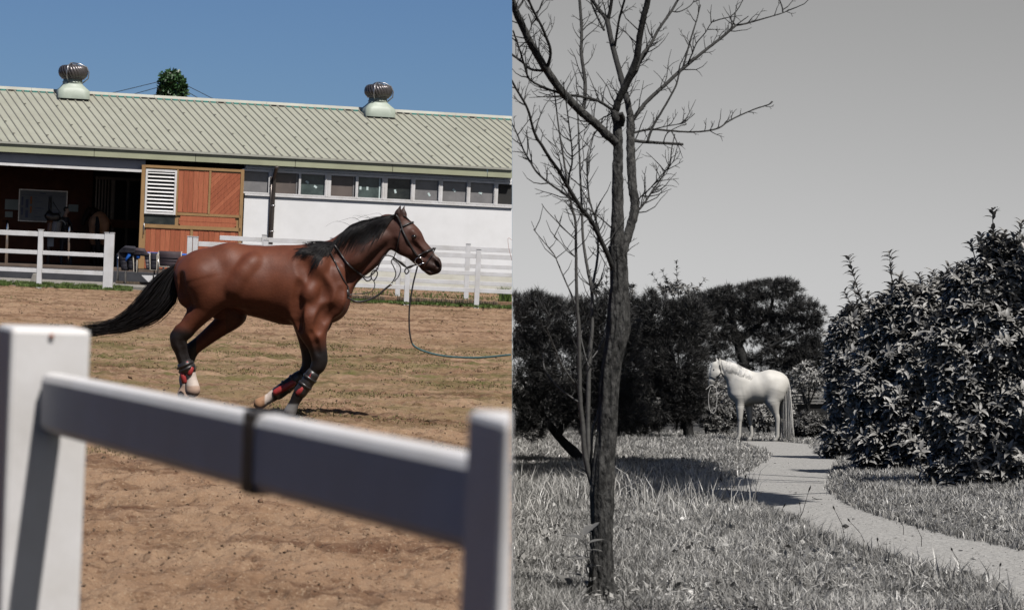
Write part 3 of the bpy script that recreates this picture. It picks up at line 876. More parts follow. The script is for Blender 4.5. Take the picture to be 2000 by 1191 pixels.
for (c, d) in ((0.25, 0.48), (0.55, 0.80)):
    mb = MB(); wbox(mb, u0 + 0.225 * (u1 - u0), u0 + 0.265 * (u1 - u0), z0 + c * (z1 - z0), z0 + d * (z1 - z0), OBK + 0.031, OBK + 0.036)
    obj('orange_strip', mb, M['orange'], wb)
for rect, lab in (((10, 389, 36, 409), 'greenish notice sheet pinned left of the whiteboard'), ((10, 413, 25, 424), 'small white note below the greenish notice sheet'), ((134, 399, 153, 413), 'pale notice pinned right of the whiteboard')):
    u0, u1, z0, z1 = R4(*rect, OBK)
    mb = MB(); wbox(mb, u0, u1, z0, z1, OBK, OBK + 0.01)
    tag(obj('notice_sheet', mb, M['paper']), lab, 'notice', 'notices on the stable wall')
lu, lz = Winv(92, 326, -0.9)
lp = root('ceiling_lamp', Wp(lu, lz, -0.9), 'short batten lamp with yellowed cover above the doorway', 'lamp')
mb = MB(); wbox(mb, lu - 0.19, lu + 0.19, lz - 0.03, lz + 0.05, -1.0, -0.8); obj('lamp_body', mb, M['paper'], lp)
mb = MB(); wbox(mb, lu - 0.18, lu + 0.18, lz - 0.08, lz - 0.032, -0.98, -0.82); obj('lamp_cover', mb, M['lampglass'], lp)
mb = MB(); wbox(mb, lu - 0.02, lu + 0.02, lz + 0.05, Z_EB + 0.2, -0.92, -0.88); obj('lamp_hanger', mb, M['steel'], lp)

# hitching posts of bent tube at the doorway
def hitch(px, ytop, ybot, dx, label):
    d = 73.4
    b = GL(px - 3, ybot, 0.36); d = np.dot(b - CAM, F_)
    t = P(px, ytop, d); u2 = P(px + dx, ytop - 4 + 0.044 * dx, d + 0.6); u3 = P(px + dx * 2.2, ytop - 4 + 0.044 * dx * 2.2, d + 2.2)
    r = root('hitching_post', b, label, 'hitching post', 'steel hitching posts in the doorway')
    m1 = P(px + dx * 0.15, ytop - 3, d + 0.1)
    mb = MB(); mb.tube([b, t - ZZ * 0.15, t - ZZ * 0.03, m1, u2], 0.045, 10); obj('steel_tube', mb, M['chrome'], r)
    mb = MB(); mb.tube([b, b + ZZ * 0.03], 0.09, 12); obj('post_flange', mb, M['steel'], r)
hitch(15, 436, 517, -8, 'bent steel hitching post at the left edge of the doorway')
hitch(136, 440, 521, -10, 'bent steel hitching post beside the saddle')
pb = GL(94, 516, 0.40); dpb = np.dot(pb - CAM, F_)
r = root('steel_post', pb, 'straight steel post standing in front of the whiteboard', 'post')
mb = MB(); mb.tube([pb, P(98.5, 384, dpb)], 0.05, 10); obj('steel_tube', mb, M['steel'], r)
mb = MB(); mb.tube([P(103, 394, dpb), P(112, 408, dpb), P(119, 418, dpb)], 0.012, 6); obj('hanging_cord', mb, M['leather'], r)
mb = MB(); c = P(98, 472, dpb); mb.box(c - NW * -0.08, AX, (0.09, 0.03, 0.14)); obj('post_plate', mb, M['board'], r)

# ----------------------------------------------------------------- arena fences
def fence(name, label, dpt, zb, posts, segs, rails, postw, clip='L', group=None, ph=1.42):
    """posts: list of px at ground; segs: list of (pxa, pxb) rail runs"""
    p0 = GL(posts[0], hz(posts[0]) + (CAMZ - zb) * FPX / dpt, zb)
    rt = root(name, p0, label, 'fence', group)
    def at(px):
        d = P(px, hz(px), 1.0) - CAM; q = CAM + d * dpt / d[1]; return np.array([q[0], q[1], zb])
    for px in posts:
        b = at(px)
        mb = MB(); mb.box(b + ZZ * (ph / 2 - 0.05), (X0, np.array([0, 1.0, 0]), ZZ), (postw / 2, 0.06, ph / 2 + 0.05))
        po = obj('fence_post', mb, M['vinyl'], rt, clip=clip, bevel=0.006)
        mb = MB(); mb.box(b + ZZ * (ph + 0.008), (X0, np.array([0, 1.0, 0]), ZZ), (postw / 2 + 0.008, 0.068, 0.008))
        obj('post_cap', mb, M['vinyl'], po, clip=clip)
    for (a, c) in segs:
        A, B = at(a), at(c)
        for (z, h) in rails:
            mb = MB(); mb.box((A + B) / 2 + ZZ * z + np.array([0, -0.02, 0]), (X0, np.array([0, 1.0, 0]), ZZ), ((B - A)[0] / 2, 0.025, h / 2))
            obj('fence_rail', mb, M['vinyl'], rt, clip=clip, bevel=0.004)
    return rt
RA = [(1.318, 0.125), (0.85, 0.105), (0.39, 0.105)]
fence('paddock_fence', 'white three rail fence in front of the open stable doorway', 65.0, 0.0, [-52, 81, 210.5, 219.5], [(-50, 76), (86, 206)], RA, 0.122)
fence('paddock_fence', 'front white three rail fence running behind the galloping bay horse', 63.5, 0.0, [372, 383, 520, 660, 799, 936], [(389, 515), (525, 655), (665, 794), (804, 931), (941, 1080)], [(1.254, 0.12), (0.823, 0.105), (0.403, 0.105)], 0.122)
fence('paddock_fence', 'rear white fence on the raised bed against the stable wall', 66.2, 0.12, [517, 650, 781, 915, 1050], [(430, 512), (522, 645), (655, 776), (786, 910), (920, 1045)], [(1.30, 0.12), (0.86, 0.105), (0.42, 0.105)], 0.122)
# log edging of the bed
le = root('log_edging', GL(840, 595), 'low palisade of upright round logs along the raised bed', 'edging')
mb = MB()
x0e = GL(395, hz(395) + 8000 / 64.4)[0]
xx = x0e
while xx < 0.25:
    wd = random.uniform(0.05, 0.075)
    hh = random.uniform(0.12, 0.15)
    if not (int(xx * 3.1) % 9 == 0):
        mb.tube([(xx, 64.45 + random.uniform(-0.01, 0.01), -0.05), (xx, 64.45, hh - 0.01), (xx, 64.45, hh)], [wd / 2, wd / 2, wd / 2 * 0.8], 7)
    xx += wd
obj('round_log', mb, M['log'], le, clip='L', kind='stuff')

# turf strips and weeds along the fences
def strip_pts(n, pxa, pxb, d0, d1, zb=0.0, ev_=None):
    px = RNG.uniform(pxa, pxb, n); d = RNG.uniform(d0, d1, n)
    if ev_ is not None:
        k = vnoise(px * 0.06, d * 2.0, ev_) + 0.6 * vnoise(px * 0.2, d * 3.0, ev_ + 50) + 0.12 > 0
        px, d = px[k], d[k]
    return np.stack([(px - 1000) / FPX * d, d, np.full(len(px), zb)], -1)
pts = np.vstack([strip_pts(26000, -60, 258, 63.6, 67.6, 0.0, 31), strip_pts(15000, 640, 1000, 62.8, 64.35, 0.0, 32), strip_pts(2500, 380, 640, 62.8, 64.3, 0.0, 33),
                 strip_pts(1800, 640, 1000, 65, 70, 0.12, 34), strip_pts(900, 660, 1000, 72, 76.5, 0.12, 35)])
n = len(pts)
blades('turf_strip', pts, RNG.uniform(0.02, 0.085, n) * (1 + 0.7 * vnoise(pts[:, 0] * 1.5 + 60, pts[:, 1] * 2, 36)), RNG.uniform(0.005, 0.011, n), M['grassL'], 0.6, clip='L')
pts = strip_pts(160, 976, 999, 65, 66.0, 0.12); n = len(pts)
blades('tall_weeds', pts, RNG.uniform(0.2, 0.45, n), RNG.uniform(0.008, 0.014, n), M['grassL'], 0.5, clip='L')

# ivy covered pole behind the roof, with its wires
DI = 92.0
pole_b = P(336, 300, DI); pole_b[2] = 0.0
ip = root('ivy_covered_pole', pole_b, 'round head of ivy on a pole rising behind the roof ridge', 'ivy pole')
ptop = P(335, 143, DI)
mb = MB(); mb.tube([np.array([ptop[0], ptop[1], 0]), ptop], 0.14, 10); obj('pole', mb, M['concrete'], ip)
n = 1700
ctr = P(336, 172, DI)
q = RNG.normal(size=(n, 3)); q /= np.linalg.norm(q, axis=1)[:, None]
rr = RNG.uniform(0.55, 1.0, n) ** 0.5
lob = 1 + 0.35 * vnoise(q[:, 0] * 2.5 + 30, q[:, 2] * 2.5 + 30, 41)
pos = ctr + (q * rr[:, None] * lob[:, None]) * np.array([0.50, 0.50, 0.64]) + np.array([0, 0, 0.05])
LEAF_V = np.array([(0, 0, 0), (0.5, -0.42, 0.06), (0.55, 0, -0.05), (0.5, 0.42, 0.06), (1.0, 0, -0.12)], float)
LEAF_F = np.array([(0, 1, 2), (0, 2, 3), (1, 4, 2), (2, 4, 3)])
LONG_V = np.array([(0, 0, 0), (0.35, -0.19, 0.07), (0.42, 0, -0.01), (0.35, 0.19, 0.07), (0.72, -0.13, 0.0), (0.76, 0, -0.08), (0.72, 0.13, 0.0), (1.0, 0, -0.24)], float)
LONG_F = np.array([(0, 1, 2), (0, 2, 3), (1, 4, 5), (1, 5, 2), (2, 5, 6), (2, 6, 3), (4, 7, 5), (5, 7, 6)])
scatter_mesh('ivy_foliage', LEAF_V, LEAF_F, pos, rand_rot(n), RNG.uniform(0.10, 0.19, n), M['ivy'], ip, tone=RNG.uniform(0.6, 1.4, n))
n = 500
t = RNG.uniform(0, 1, n); a = RNG.uniform(0, 2 * math.pi, n)
pos = np.stack([ptop[0] + np.cos(a) * 0.4, ptop[1] + np.sin(a) * 0.4, 4.5 + t * 1.5], -1)
scatter_mesh('ivy_trail', LEAF_V, LEAF_F, pos, rand_rot(n), RNG.uniform(0.10, 0.2, n), M['ivy'], ip)
for (a, b, lab) in (((310, 160), (140, 196), 'upper wire running left from the ivy covered pole'), ((312, 170), (200, 196), 'middle wire running left from the ivy covered pole'),
               ((312, 182), (240, 200), 'lowest wire running left from the ivy covered pole'), ((358, 164), (470, 215), 'upper wire running right from the ivy covered pole'), ((360, 176), (430, 212), 'lower wire running right from the ivy covered pole')):
    A = P(*a, DI); B = P(*b, DI + 6)
    mid = (A + B) / 2 - ZZ * 0.05
    mb = MB(); mb.tube([A + (A - B) * 0.2 * 0, mid, B], 0.012, 5)
    tag(obj('overhead_wire', mb, M['dark']), lab, 'wire', 'overhead wires by the ivy pole')
# ================================================================= near fence
PL_ = 4.25 * np.array([(88 - 1000) / FPX, 1, 0]); PR_ = 2.40 * np.array([(1090 - 1000) / FPX, 1, 0])
fd = np.array([PR_[0] - PL_[0], PR_[1] - PL_[1], 0]); fd /= np.linalg.norm(fd)
fn = np.array([fd[1], -fd[0], 0])
def az(a):
    a = math.radians(a); return np.array([math.sin(a), -math.cos(a), 0])
PL = CAM + 4.25 * np.array([(88 - 1000) / FPX, 1, 0]); PR = CAM + PR_
nf = root('near_fence', (PL[0], PL[1], 0), 'large blurred white post and rail fence close in the foreground', 'fence')
for pc, a, hh, wd in ((PL, 21.0, 1.428, 0.066), (PR, 16.5, 1.440, 0.066)):
    n1 = az(a); n2 = np.array([n1[1], -n1[0], 0])
    mb = MB(); mb.box((pc[0], pc[1], hh / 2 - 0.1), (n1, n2, ZZ), (wd, wd, hh / 2 + 0.1))
    po = obj('fence_post', mb, M['vinyl'], nf, clip='N', bevel=0.008)
    if pc is PL:
        q = np.array([pc[0], pc[1], hh - 0.012]) + n1 * 0.067
        mb = MB(); mb.tube([q, q + n1 * 0.004], 0.004, 8); obj('screw_head', mb, M['plank'], po)
a = np.array([PL[0], PL[1], 1.308]) + fd * 0.072; b = np.array([PR[0], PR[1], 1.342]) - fd * 0.06
rd = (b - a) / np.linalg.norm(b - a); ru = np.cross(np.cross(rd, ZZ), rd); ru /= np.linalg.norm(ru); rs = np.cross(rd, ru)
ln = np.linalg.norm(b - a)
mb = MB(); mb.box((a + b) / 2, (rd, rs, ru), (ln / 2, 0.021, 0.0485)); obj('fence_rail', mb, M['vinyl'], nf, clip='N', bevel=0.014)
t = 0.60
c = a + (b - a) * 0.585
for dq in (-0.012, 0.012):
    mb = MB(); mb.box(c + rd * dq, (rd, rs, ru), (0.0075, 0.0245, 0.052)); obj('rail_band', mb, M['leather'], nf, bevel=0.004)
a2 = np.array([PL[0], PL[1], 1.305]) - fd * 0.07; b2 = a2 - fd * 1.5
mb = MB(); mb.box((a2 + b2) / 2, (fd, fn, ZZ), (0.75, 0.021, 0.047)); obj('fence_rail', mb, M['vinyl'], nf, bevel=0.012)

# windbreak: unseen dark trees added to cut sky light on the near rail
sky_blk = root('sky_blocker_trees', (-11, -2, 0), 'unseen row of dark trees added to block sky light from the near fence', 'trees')
m = 16000
ww = RNG.uniform(-22, 15, m); hh_ = 6.5 * RNG.random(m) ** 0.8
pos = np.stack([-10.5 - 0.12 * ww + RNG.normal(0, 0.9, m) - 0.02 * (ww + 3) ** 2 * 0.0, ww, hh_], -1)
m2 = 9000
aa = RNG.uniform(-10.5, -2.0, m2); pos2 = np.stack([aa, -20 + RNG.normal(0, 0.9, m2), 6.5 * RNG.random(m2) ** 0.8], -1)
pos = np.vstack([pos, pos2]); m = len(pos)
scatter_mesh('foliage', LEAF_V, LEAF_F, pos, rand_rot(m), RNG.uniform(0.6, 1.1, m), M['ivy'], sky_blk, tone=RNG.uniform(0.5, 1.0, m))
tk = MB()
for q in np.arange(-20, 15, 3.5): tk.tube([(-10.5 - 0.12 * q, q, -0.1), (-10.5 - 0.12 * q, q, 5)], [0.2, 0.08], 7)
obj('trunks', tk, M['log'], sky_blk, kind='stuff')

# ================================================================= bodies grown from smooth-blended limbs
def catmull(pts, n):
    pts = np.asarray(pts, float); m = len(pts)
    t = np.linspace(0, m - 1, n); i = np.clip(t.astype(int), 0, m - 2); u = (t - i)[:, None]
    p0 = pts[np.clip(i - 1, 0, m - 1)]; p1 = pts[i]; p2 = pts[i + 1]; p3 = pts[np.clip(i + 2, 0, m - 1)]
    return 0.5 * ((2 * p1) + (-p0 + p2) * u + (2 * p0 - 5 * p1 + 4 * p2 - p3) * u ** 2 + (-p0 + 3 * p1 - 3 * p2 + p3) * u ** 3)

class Body:
    def __init__(s, lo, hi, step):
        s.lo = np.array(lo, float); s.step = step
        s.n = [int(math.ceil((h - l) / step)) + 1 for l, h in zip(lo, hi)]
        s.f = np.full(s.n, 60.0, np.float32)
    def _sub(s, A, B, r, pad):
        lo = np.minimum(A, B) - r - pad; hi = np.maximum(A, B) + r + pad
        i0 = np.clip(np.floor((lo - s.lo) / s.step).astype(int), 0, np.array(s.n) - 1)
        i1 = np.clip(np.ceil((hi - s.lo) / s.step).astype(int) + 1, 1, s.n)
        ax = [s.lo[k] + s.step * np.arange(i0[k], i1[k]) for k in range(3)]
        return tuple(slice(i0[k], i1[k]) for k in range(3)), np.meshgrid(*ax, indexing='ij', sparse=True)
    def _dist(s, A, B, ra, rb, w, G):
        X, Yg, Zg = G
        d = B - A; dd = max(d[0] ** 2 + d[1] ** 2 + d[2] ** 2, 1e-6)
        t = np.clip(((X - A[0]) * d[0] + (Yg - A[1]) * d[1] + (Zg - A[2]) * d[2]) / dd, 0, 1)
        q = np.sqrt((X - A[0] - t * d[0]) ** 2 + ((Yg - A[1] - t * d[1]) / w) ** 2 + (Zg - A[2] - t * d[2]) ** 2)
        return (q - (ra + (rb - ra) * t)) * min(1.0, w ** 0.5)
    def add(s, a, b, ra, rb, w=1.0, k=6.0):
        """a, b = (px, py, lateral); photo pixels"""
        A = np.array([a[0], a[2], -a[1]], float); B = np.array([b[0], b[2], -b[1]], float)
        sl, G = s._sub(A, B, max(ra, rb) * max(1, w), 3 * k + 3 * s.step)
        d = s._dist(A, B, ra, rb, w, G)
        f = s.f[sl]
        h = np.maximum(k - np.abs(f - d), 0) / k
        s.f[sl] = np.minimum(f, d) - h * h * k * 0.25
        return s
    def cut(s, a, b, ra, rb, w=1.0, k=5.0):
        A = np.array([a[0], a[2], -a[1]], float); B = np.array([b[0], b[2], -b[1]], float)
        sl, G = s._sub(A, B, max(ra, rb) * max(1, w), 3 * k + 3 * s.step)
        d = -s._dist(A, B, ra, rb, w, G)
        f = s.f[sl]
        h = np.maximum(k - np.abs(f - d), 0) / k
        s.f[sl] = np.maximum(f, d) + h * h * k * 0.25
        return s
    def chain(s, pts, k=6.0, w=1.0):
        pts = catmull(np.array(pts, float), 6 * (len(pts) - 1) + 1)
        Q = np.array([(p[0], p[2], -p[1]) for p in pts], float); rm = max(p[3] for p in pts)
        sl, G = s._sub(Q.min(0), Q.max(0), rm * max(1, w), 3 * k + 3 * s.step)
        d = None
        for i in range(len(pts) - 1):
            e = s._dist(Q[i], Q[i + 1], pts[i][3], pts[i + 1][3], w, G)
            if d is None: d = e
            else:
                d = np.minimum(d, e)
        f = s.f[sl]; h = np.maximum(k - np.abs(f - d), 0) / k
        s.f[sl] = np.minimum(f, d) - h * h * k * 0.25
        return s
    def lat_at(s, px, py, sd_):
        i = int(round((px - s.lo[0]) / s.step)); j = int(round((-py - s.lo[2]) / s.step))
        col = s.f[min(max(i, 0), s.n[0] - 1), :, min(max(j, 0), s.n[2] - 1)]
        w_ = np.where(col < 0)[0]
        if len(w_) == 0: return None
        return s.lo[1] + s.step * (w_[0] if sd_ < 0 else w_[-1])
    def relief(s, pts, r, depth, k=8.0, sides=(-1, 1)):
        """a groove (depth > 0) or ridge (depth < 0) drawn on the skin along photo points"""
        pts = catmull(np.array(pts, float), max(4, len(pts) * 4))
        for sd_ in sides:
            L_ = [s.lat_at(x, y, sd_) for x, y in pts]
            for i in range(len(pts) - 1):
                if L_[i] is None or L_[i + 1] is None: continue
                t = math.sin(math.pi * (i + 0.5) / (len(pts) - 1)) ** 0.5
                o = sd_ * (r - depth * t) if depth > 0 else -sd_ * (r + depth * t)
                a = (pts[i][0], pts[i][1], L_[i] + o); b = (pts[i + 1][0], pts[i + 1][1], L_[i + 1] + o)
                (s.cut if depth > 0 else s.add)(a, b, r, r, 1.0, k)
        return s
    def surface(s):
        f = s.f; ins = f < 0
        nx, ny, nz = f.shape
        cnt = np.zeros((nx - 1, ny - 1, nz - 1), np.int8)
        for dx in (0, 1):
            for dy in (0, 1):
                for dz in (0, 1):
                    cnt += ins[dx:nx - 1 + dx, dy:ny - 1 + dy, dz:nz - 1 + dz]
        act = (cnt > 0) & (cnt < 8)
        c = np.argwhere(act)
        idx = np.full(act.shape, -1, np.int64); idx[act] = np.arange(len(c))
        acc = np.zeros((len(c), 3)); num = np.zeros(len(c))
        cs = [(a, b, d) for a in (0, 1) for b in (0, 1) for d in (0, 1)]
        for p in cs:
            for ax in range(3):
                if p[ax] == 0:
                    q = list(p); q[ax] = 1
                    fa = f[c[:, 0] + p[0], c[:, 1] + p[1], c[:, 2] + p[2]]; fb = f[c[:, 0] + q[0], c[:, 1] + q[1], c[:, 2] + q[2]]
                    m = (fa < 0) != (fb < 0)
                    t = np.where(m, fa / np.where(m, fa - fb, 1), 0)
                    pos = np.array(p, float)[None] + np.zeros((len(c), 3)); pos[:, ax] += t
                    acc[m] += pos[m]; num[m] += 1
        v = s.lo + s.step * (c + acc / num[:, None])
        faces = []
        for ax in range(3):
            a, b = [(1, 2), (2, 0), (0, 1)][ax]
            sl0 = [slice(None)] * 3; sl1 = [slice(None)] * 3
            sl0[ax] = slice(0, -1); sl1[ax] = slice(1, None)
            df = ins[tuple(sl0)] != ins[tuple(sl1)]
            e = np.argwhere(df)
            ok = (e[:, a] > 0) & (e[:, b] > 0) & (e[:, a] < f.shape[a] - 1) & (e[:, b] < f.shape[b] - 1)
            e = e[ok]
            flip = ins[tuple(sl0)][e[:, 0], e[:, 1], e[:, 2]]
            def cell(da, db):
                q = e.copy(); q[:, a] += da; q[:, b] += db
                return idx[q[:, 0], q[:, 1], q[:, 2]]
            qd = np.stack([cell(-1, -1), cell(0, -1), cell(0, 0), cell(-1, 0)], -1)
            qd[~flip] = qd[~flip][:, ::-1]
            faces.append(qd)
        return v, np.vstack(faces)

def relax(v, f, it=2, lam=0.5):
    for _ in range(it):
        s = np.zeros_like(v); n = np.zeros(len(v))
        for k in range(4):
            a = f[:, k]; b = f[:, (k + 1) % 4]
            np.add.at(s, a, v[b]); np.add.at(n, a, 1)
            np.add.at(s, b, v[a]); np.add.at(n, b, 1)
        v = v + lam * (s / n[:, None] - v)
    return v

class Frame:
    """maps (px, lateral px, -py) of one figure to the world at its own distance"""
    def __init__(s, D): s.D = D; s.s = D / FPX
    def w(s, v):
        v = np.atleast_2d(np.asarray(v, float))
        return CAM + s.D * F_ + ((v[:, 0:1] - 1000) * s.s) * R_ + ((595.5 + v[:, 2:3]) * s.s) * U_ + (v[:, 1:2] * s.s) * F_
    def p(s, px, py, lat=0.0):
        return s.w([(px, lat, -py)])[0]

class Skin:
    def __init__(s, v, f):
        s.bvh = BVHTree.FromPolygons([tuple(q) for q in v], [tuple(int(i) for i in q) for q in f])
    def lat(s, px, py, default=0.0, side=-1):
        h = s.bvh.ray_cast(Vector((px, 400 * side, -py)), Vector((0, -side, 0)))
        return h[0].y if h[0] is not None else default

def smoothstep(a, b, x):
    t = np.clip((x - a) / (b - a), 0, 1); return t * t * (3 - 2 * t)

# ----------------------------------------------------------------- the bay horse
B = Body((325, -80, -812), (870, 80, -394), 1.5)
k0 = 16
# trunk
B.add((455, 533, 0), (505, 549, 0), 55, 66, 0.86, k0).add((505, 549, 0), (560, 558, 0), 66, 72, 0.84, k0).add((560, 558, 0), (604, 562, 0), 72, 74, 0.78, k0)
B.add((604, 562, 0), (642, 590, 0), 68, 40, 0.82, k0)
B.add((555, 522, 0), (612, 514, 0), 34, 31, 0.55, 18)
B.add((450, 528, 0), (394, 539, 0), 51, 50, 0.92, k0)
for sd_ in (-1, 1):
    B.add((400, 526, 22 * sd_), (445, 516, 24 * sd_), 32, 28, 0.9, 22)                   # hip
    B.add((374, 540, 24 * sd_), (374, 578, 26 * sd_), 30, 24, 0.85, 14)                  # buttock
    B.add((485, 545, 34 * sd_), (425, 552, 34 * sd_), 36, 34, 0.8, 22).add((495, 566, 43 * sd_), (430, 574, 42 * sd_), 29, 27, 0.72, 20)                   # flank
    B.add((604, 520, 34 * sd_), (650, 592, 36 * sd_), 30, 27, 0.6, 16)                   # shoulder blade to point of shoulder
    B.add((600, 600, 38 * sd_), (618, 628, 36 * sd_), 36, 28, 0.6, 14)                   # upper arm
# neck
B.add((628, 541, 0), (703, 487, 0), 60, 42, 0.56, 20).add((703, 487, 0), (758, 449, 0), 42, 31, 0.52, 16)
B.add((690, 510, -16), (752, 472, -12), 16, 12, 0.8, 12)
# head
B.add((785, 451, 0), (793, 467, 0), 26, 31, 0.62, 8).add((793, 467, 0), (823, 497, 0), 30, 21, 0.62, 8).add((823, 497, 0), (846, 517, 0), 20, 16, 0.72, 8)
B.add((830, 521, 0), (840, 530, 0), 9, 8, 1.0, 6)
B.add((846, 514, 0), (851, 524, 0), 14, 11, 0.8, 6)
for sd_ in (-1, 1):
    B.add((782, 478, 13 * sd_), (796, 487, 12 * sd_), 19, 15, 0.45, 6)                   # cheek
    B.add((806, 455, 15 * sd_), (814, 462, 15 * sd_), 7, 5, 0.8, 5)                      # brow
    B.add((812, 472, 15 * sd_), (832, 496, 11 * sd_), 4, 3, 0.8, 6)                      # cheek bone ridge
    B.add((850, 512, 9 * sd_), (856, 517, 9 * sd_), 8, 7, 0.8, 4).cut((853, 514, 16 * sd_), (856, 520, 14 * sd_), 4.5, 3.6, 1.0, 2)                      # nostril
    B.cut((834, 529, 12 * sd_), (849, 533, 9 * sd_), 1.6, 1.4, 1.0, 2)                   # lips
    ex_ = 780 + (7 if sd_ > 0 else 0)
    B.add((ex_ + 1, 432, 9 * sd_), (ex_ - 0.5, 418, 10 * sd_), 8, 8.5, 0.6, 5).add((ex_ - 0.5, 418, 10 * sd_), (ex_ + 2.5, 402, 11 * sd_), 8, 1.8, 0.55, 3)
    B.cut((ex_ + 6, 422, 12 * sd_), (ex_ + 4, 409, 12 * sd_), 3.5, 2.2, 0.7, 3)
# fore legs
B.chain([(608, 622, -34, 33), (613, 645, -35, 27.5), (620, 668, -34, 20), (625, 690, -32, 15)], 9)
B.chain([(625, 688, -32, 15), (627, 703, -32, 15.5), (624, 714, -32, 13.5)], 6)
B.chain([(624, 714, -32, 12.5), (607, 738, -31, 10.5), (590, 762, -30, 10)], 5)
B.chain([(590, 762, -30, 10), (584, 772, -30, 11.5), (579, 782, -30, 9.5)], 5)
B.add((577, 786, -30), (569, 803, -29), 10, 12.5, 1.0, 3)
B.chain([(600, 625, 30, 32), (598, 650, 30, 22), (599, 675, 29, 16), (601, 697, 28, 14), (601, 714, 28, 14.5), (595, 728, 27, 12)], 8)
B.chain([(595, 728, 27, 11.5), (570, 748, 24, 10), (545, 764, 22, 10), (535, 771, 22, 11.5), (523, 779, 22, 9.5)], 5)
B.add((519, 781, 22), (505, 789, 22), 10, 12, 1.0, 3)
# hind legs
B.chain([(400, 545, -32, 44), (408, 580, -34, 34), (402, 600, -34, 26), (383, 624, -33, 20), (366, 645, -32, 16.5)], 12)
B.add((408, 556, -32), (420, 574, -35), 36, 24, 0.8, 14).add((422, 576, -38), (424, 588, -36), 17, 14, 0.8, 10)
B.chain([(366, 645, -32, 16), (353, 659, -32, 16.5), (354, 672, -32, 15)], 6)
B.add((344, 655, -32), (352, 640, -32), 7, 6, 0.9, 5)
B.chain([(354, 672, -32, 14), (359, 690, -31, 12.5), (365, 708, -30, 12.5), (371, 721, -30, 13.5), (376, 735, -29, 11)], 5)
B.add((377, 742, -29), (380, 760, -29), 12, 15, 1.0, 3)
B.chain([(415, 575, 28, 40), (446, 606, 28, 30), (452, 618, 27, 24), (420, 644, 27, 18), (390, 668, 26, 14.5), (372, 682, 26, 14)], 8)
B.chain([(372, 682, 26, 13), (366, 705, 25, 11), (361, 728, 25, 11), (358, 742, 25, 12), (360, 755, 25, 10)], 5)
B.add((360, 757, 25), (356, 770, 25), 11, 13, 1.0, 3)
# dock
B.add((357, 512, 0), (343, 530, 0), 12, 8, 0.9, 8)
# muscle relief on both sides
B.relief([(594, 552), (588, 585), (583, 615), (584, 640)], 9, 4.0, 10)
B.relief([(598, 512), (612, 535), (628, 556), (640, 578)], 15.0, 1.21, 14)
B.relief([(646, 600), (636, 622), (630, 645)], 10.0, 1.21, 9)
B.relief([(356, 540), (360, 570), (372, 598)], 8.8, 1.10, 8)
B.relief([(756, 480), (730, 504), (702, 530), (684, 552)], 11.2, 1.65, 10)
B.relief([(744, 462), (716, 486), (690, 512)], 12.5, -1.21, 12)
B.relief([(730, 446), (690, 474), (660, 505)], 12.5, 0.99, 12)
B.relief([(655, 530), (664, 560), (662, 590)], 11.2, -1.10, 10)
B.relief([(672, 566), (660, 600), (645, 622)], 8.8, 0.99, 8)
B.relief([(500, 512), (478, 540), (462, 566)], 12, -0.5, 14)
B.relief([(630, 512), (618, 548), (606, 580)], 10, -1.4, 12)
B.relief([(616, 650), (622, 672), (626, 690)], 6.2, 0.55, 5, (-1,))
B.relief([(360, 668), (366, 690), (371, 706)], 5.0, 0.55, 5, (-1,))
B.relief([(770, 470), (768, 486), (774, 500)], 7, 2.6, 7)
B.relief([(806, 476), (818, 490), (832, 504)], 6.2, 0.66, 6)
B.relief([(842, 506), (846, 514)], 5.0, 0.55, 5)
B.relief([(850.5, 513), (854.5, 516), (855, 520.5)], 2.6, 4.0, 2)
B.relief([(830, 526), (838, 526.5), (846, 530), (851, 533)], 1.8, 2.2, 2)
hv, hf = B.surface(); hv = relax(hv, hf, 7, 0.5)
hv[:, 1] *= 1 + 0.022 * vnoise(hv[:, 0] / 26 + 40, hv[:, 2] / 26 + 80, 62)
skin = Skin(hv, hf)
FR = Frame(23.0)
px, lat, py = hv[:, 0], hv[:, 1], -hv[:, 2]
coat = np.zeros((len(hv), 3))
brown = np.array([0.140, 0.043, 0.021]); brown2 = np.array([0.080, 0.034, 0.024]); blk = np.array([0.012, 0.009, 0.009]); wht = np.array([0.72, 0.62, 0.55])
tmix = smoothstep(560, 690, px) * smoothstep(560, 460, py) * 0.8 + 0.25 * vnoise(px / 28 + 50, py / 28 + 50, 61) + 0.35 * smoothstep(600, 720, px)
tmix = np.clip(tmix + 0.12 * smoothstep(430, 400, px) * 0, 0, 1)[:, None]
coat = brown * (1 - tmix) + brown2 * tmix
hindn = (px < 445)
dark_leg = np.where(hindn, smoothstep(628, 652, py + (px - 352) * -0.15), smoothstep(655, 690, py))
dark_leg = np.where((px > 680), 0, dark_leg)
dark_leg = np.where(hindn & (px > 382) & (lat > 0), dark_leg * 0.2, dark_leg)
coat = coat * (1 - dark_leg[:, None]) + blk * dark_leg[:, None]
muz = smoothstep(822, 850, px + (py - 500) * 0.5) * 0.75
coat = coat * (1 - muz[:, None]) + np.array([0.022, 0.017, 0.016]) * muz[:, None]
snip = np.exp(-(((px - 853) / 4) ** 2 + ((py - 497) / 7) ** 2)) * smoothstep(8, 2, np.abs(lat))
coat = coat * (1 - snip[:, None]) + wht * snip[:, None]
nos = np.exp(-(((px - 854) / 3) ** 2 + ((py - 517) / 4) ** 2)) * 0.85
coat = coat * (1 - nos[:, None]) + 0.004 * nos[:, None]
w1 = smoothstep(722, 728, py) * (px < 400) * (px > 340)
w2 = smoothstep(536, 528, px) * smoothstep(755, 765, py) * (px > 480) * (lat > 0) * (px < 545)
for wv in (w1, w2):
    coat = coat * (1 - wv[:, None]) + wht * wv[:, None]
hoofm = (smoothstep(785, 790, py - (px - 575) * 0.5 * 0) * (px > 555) * (px < 600) * (lat < 0))
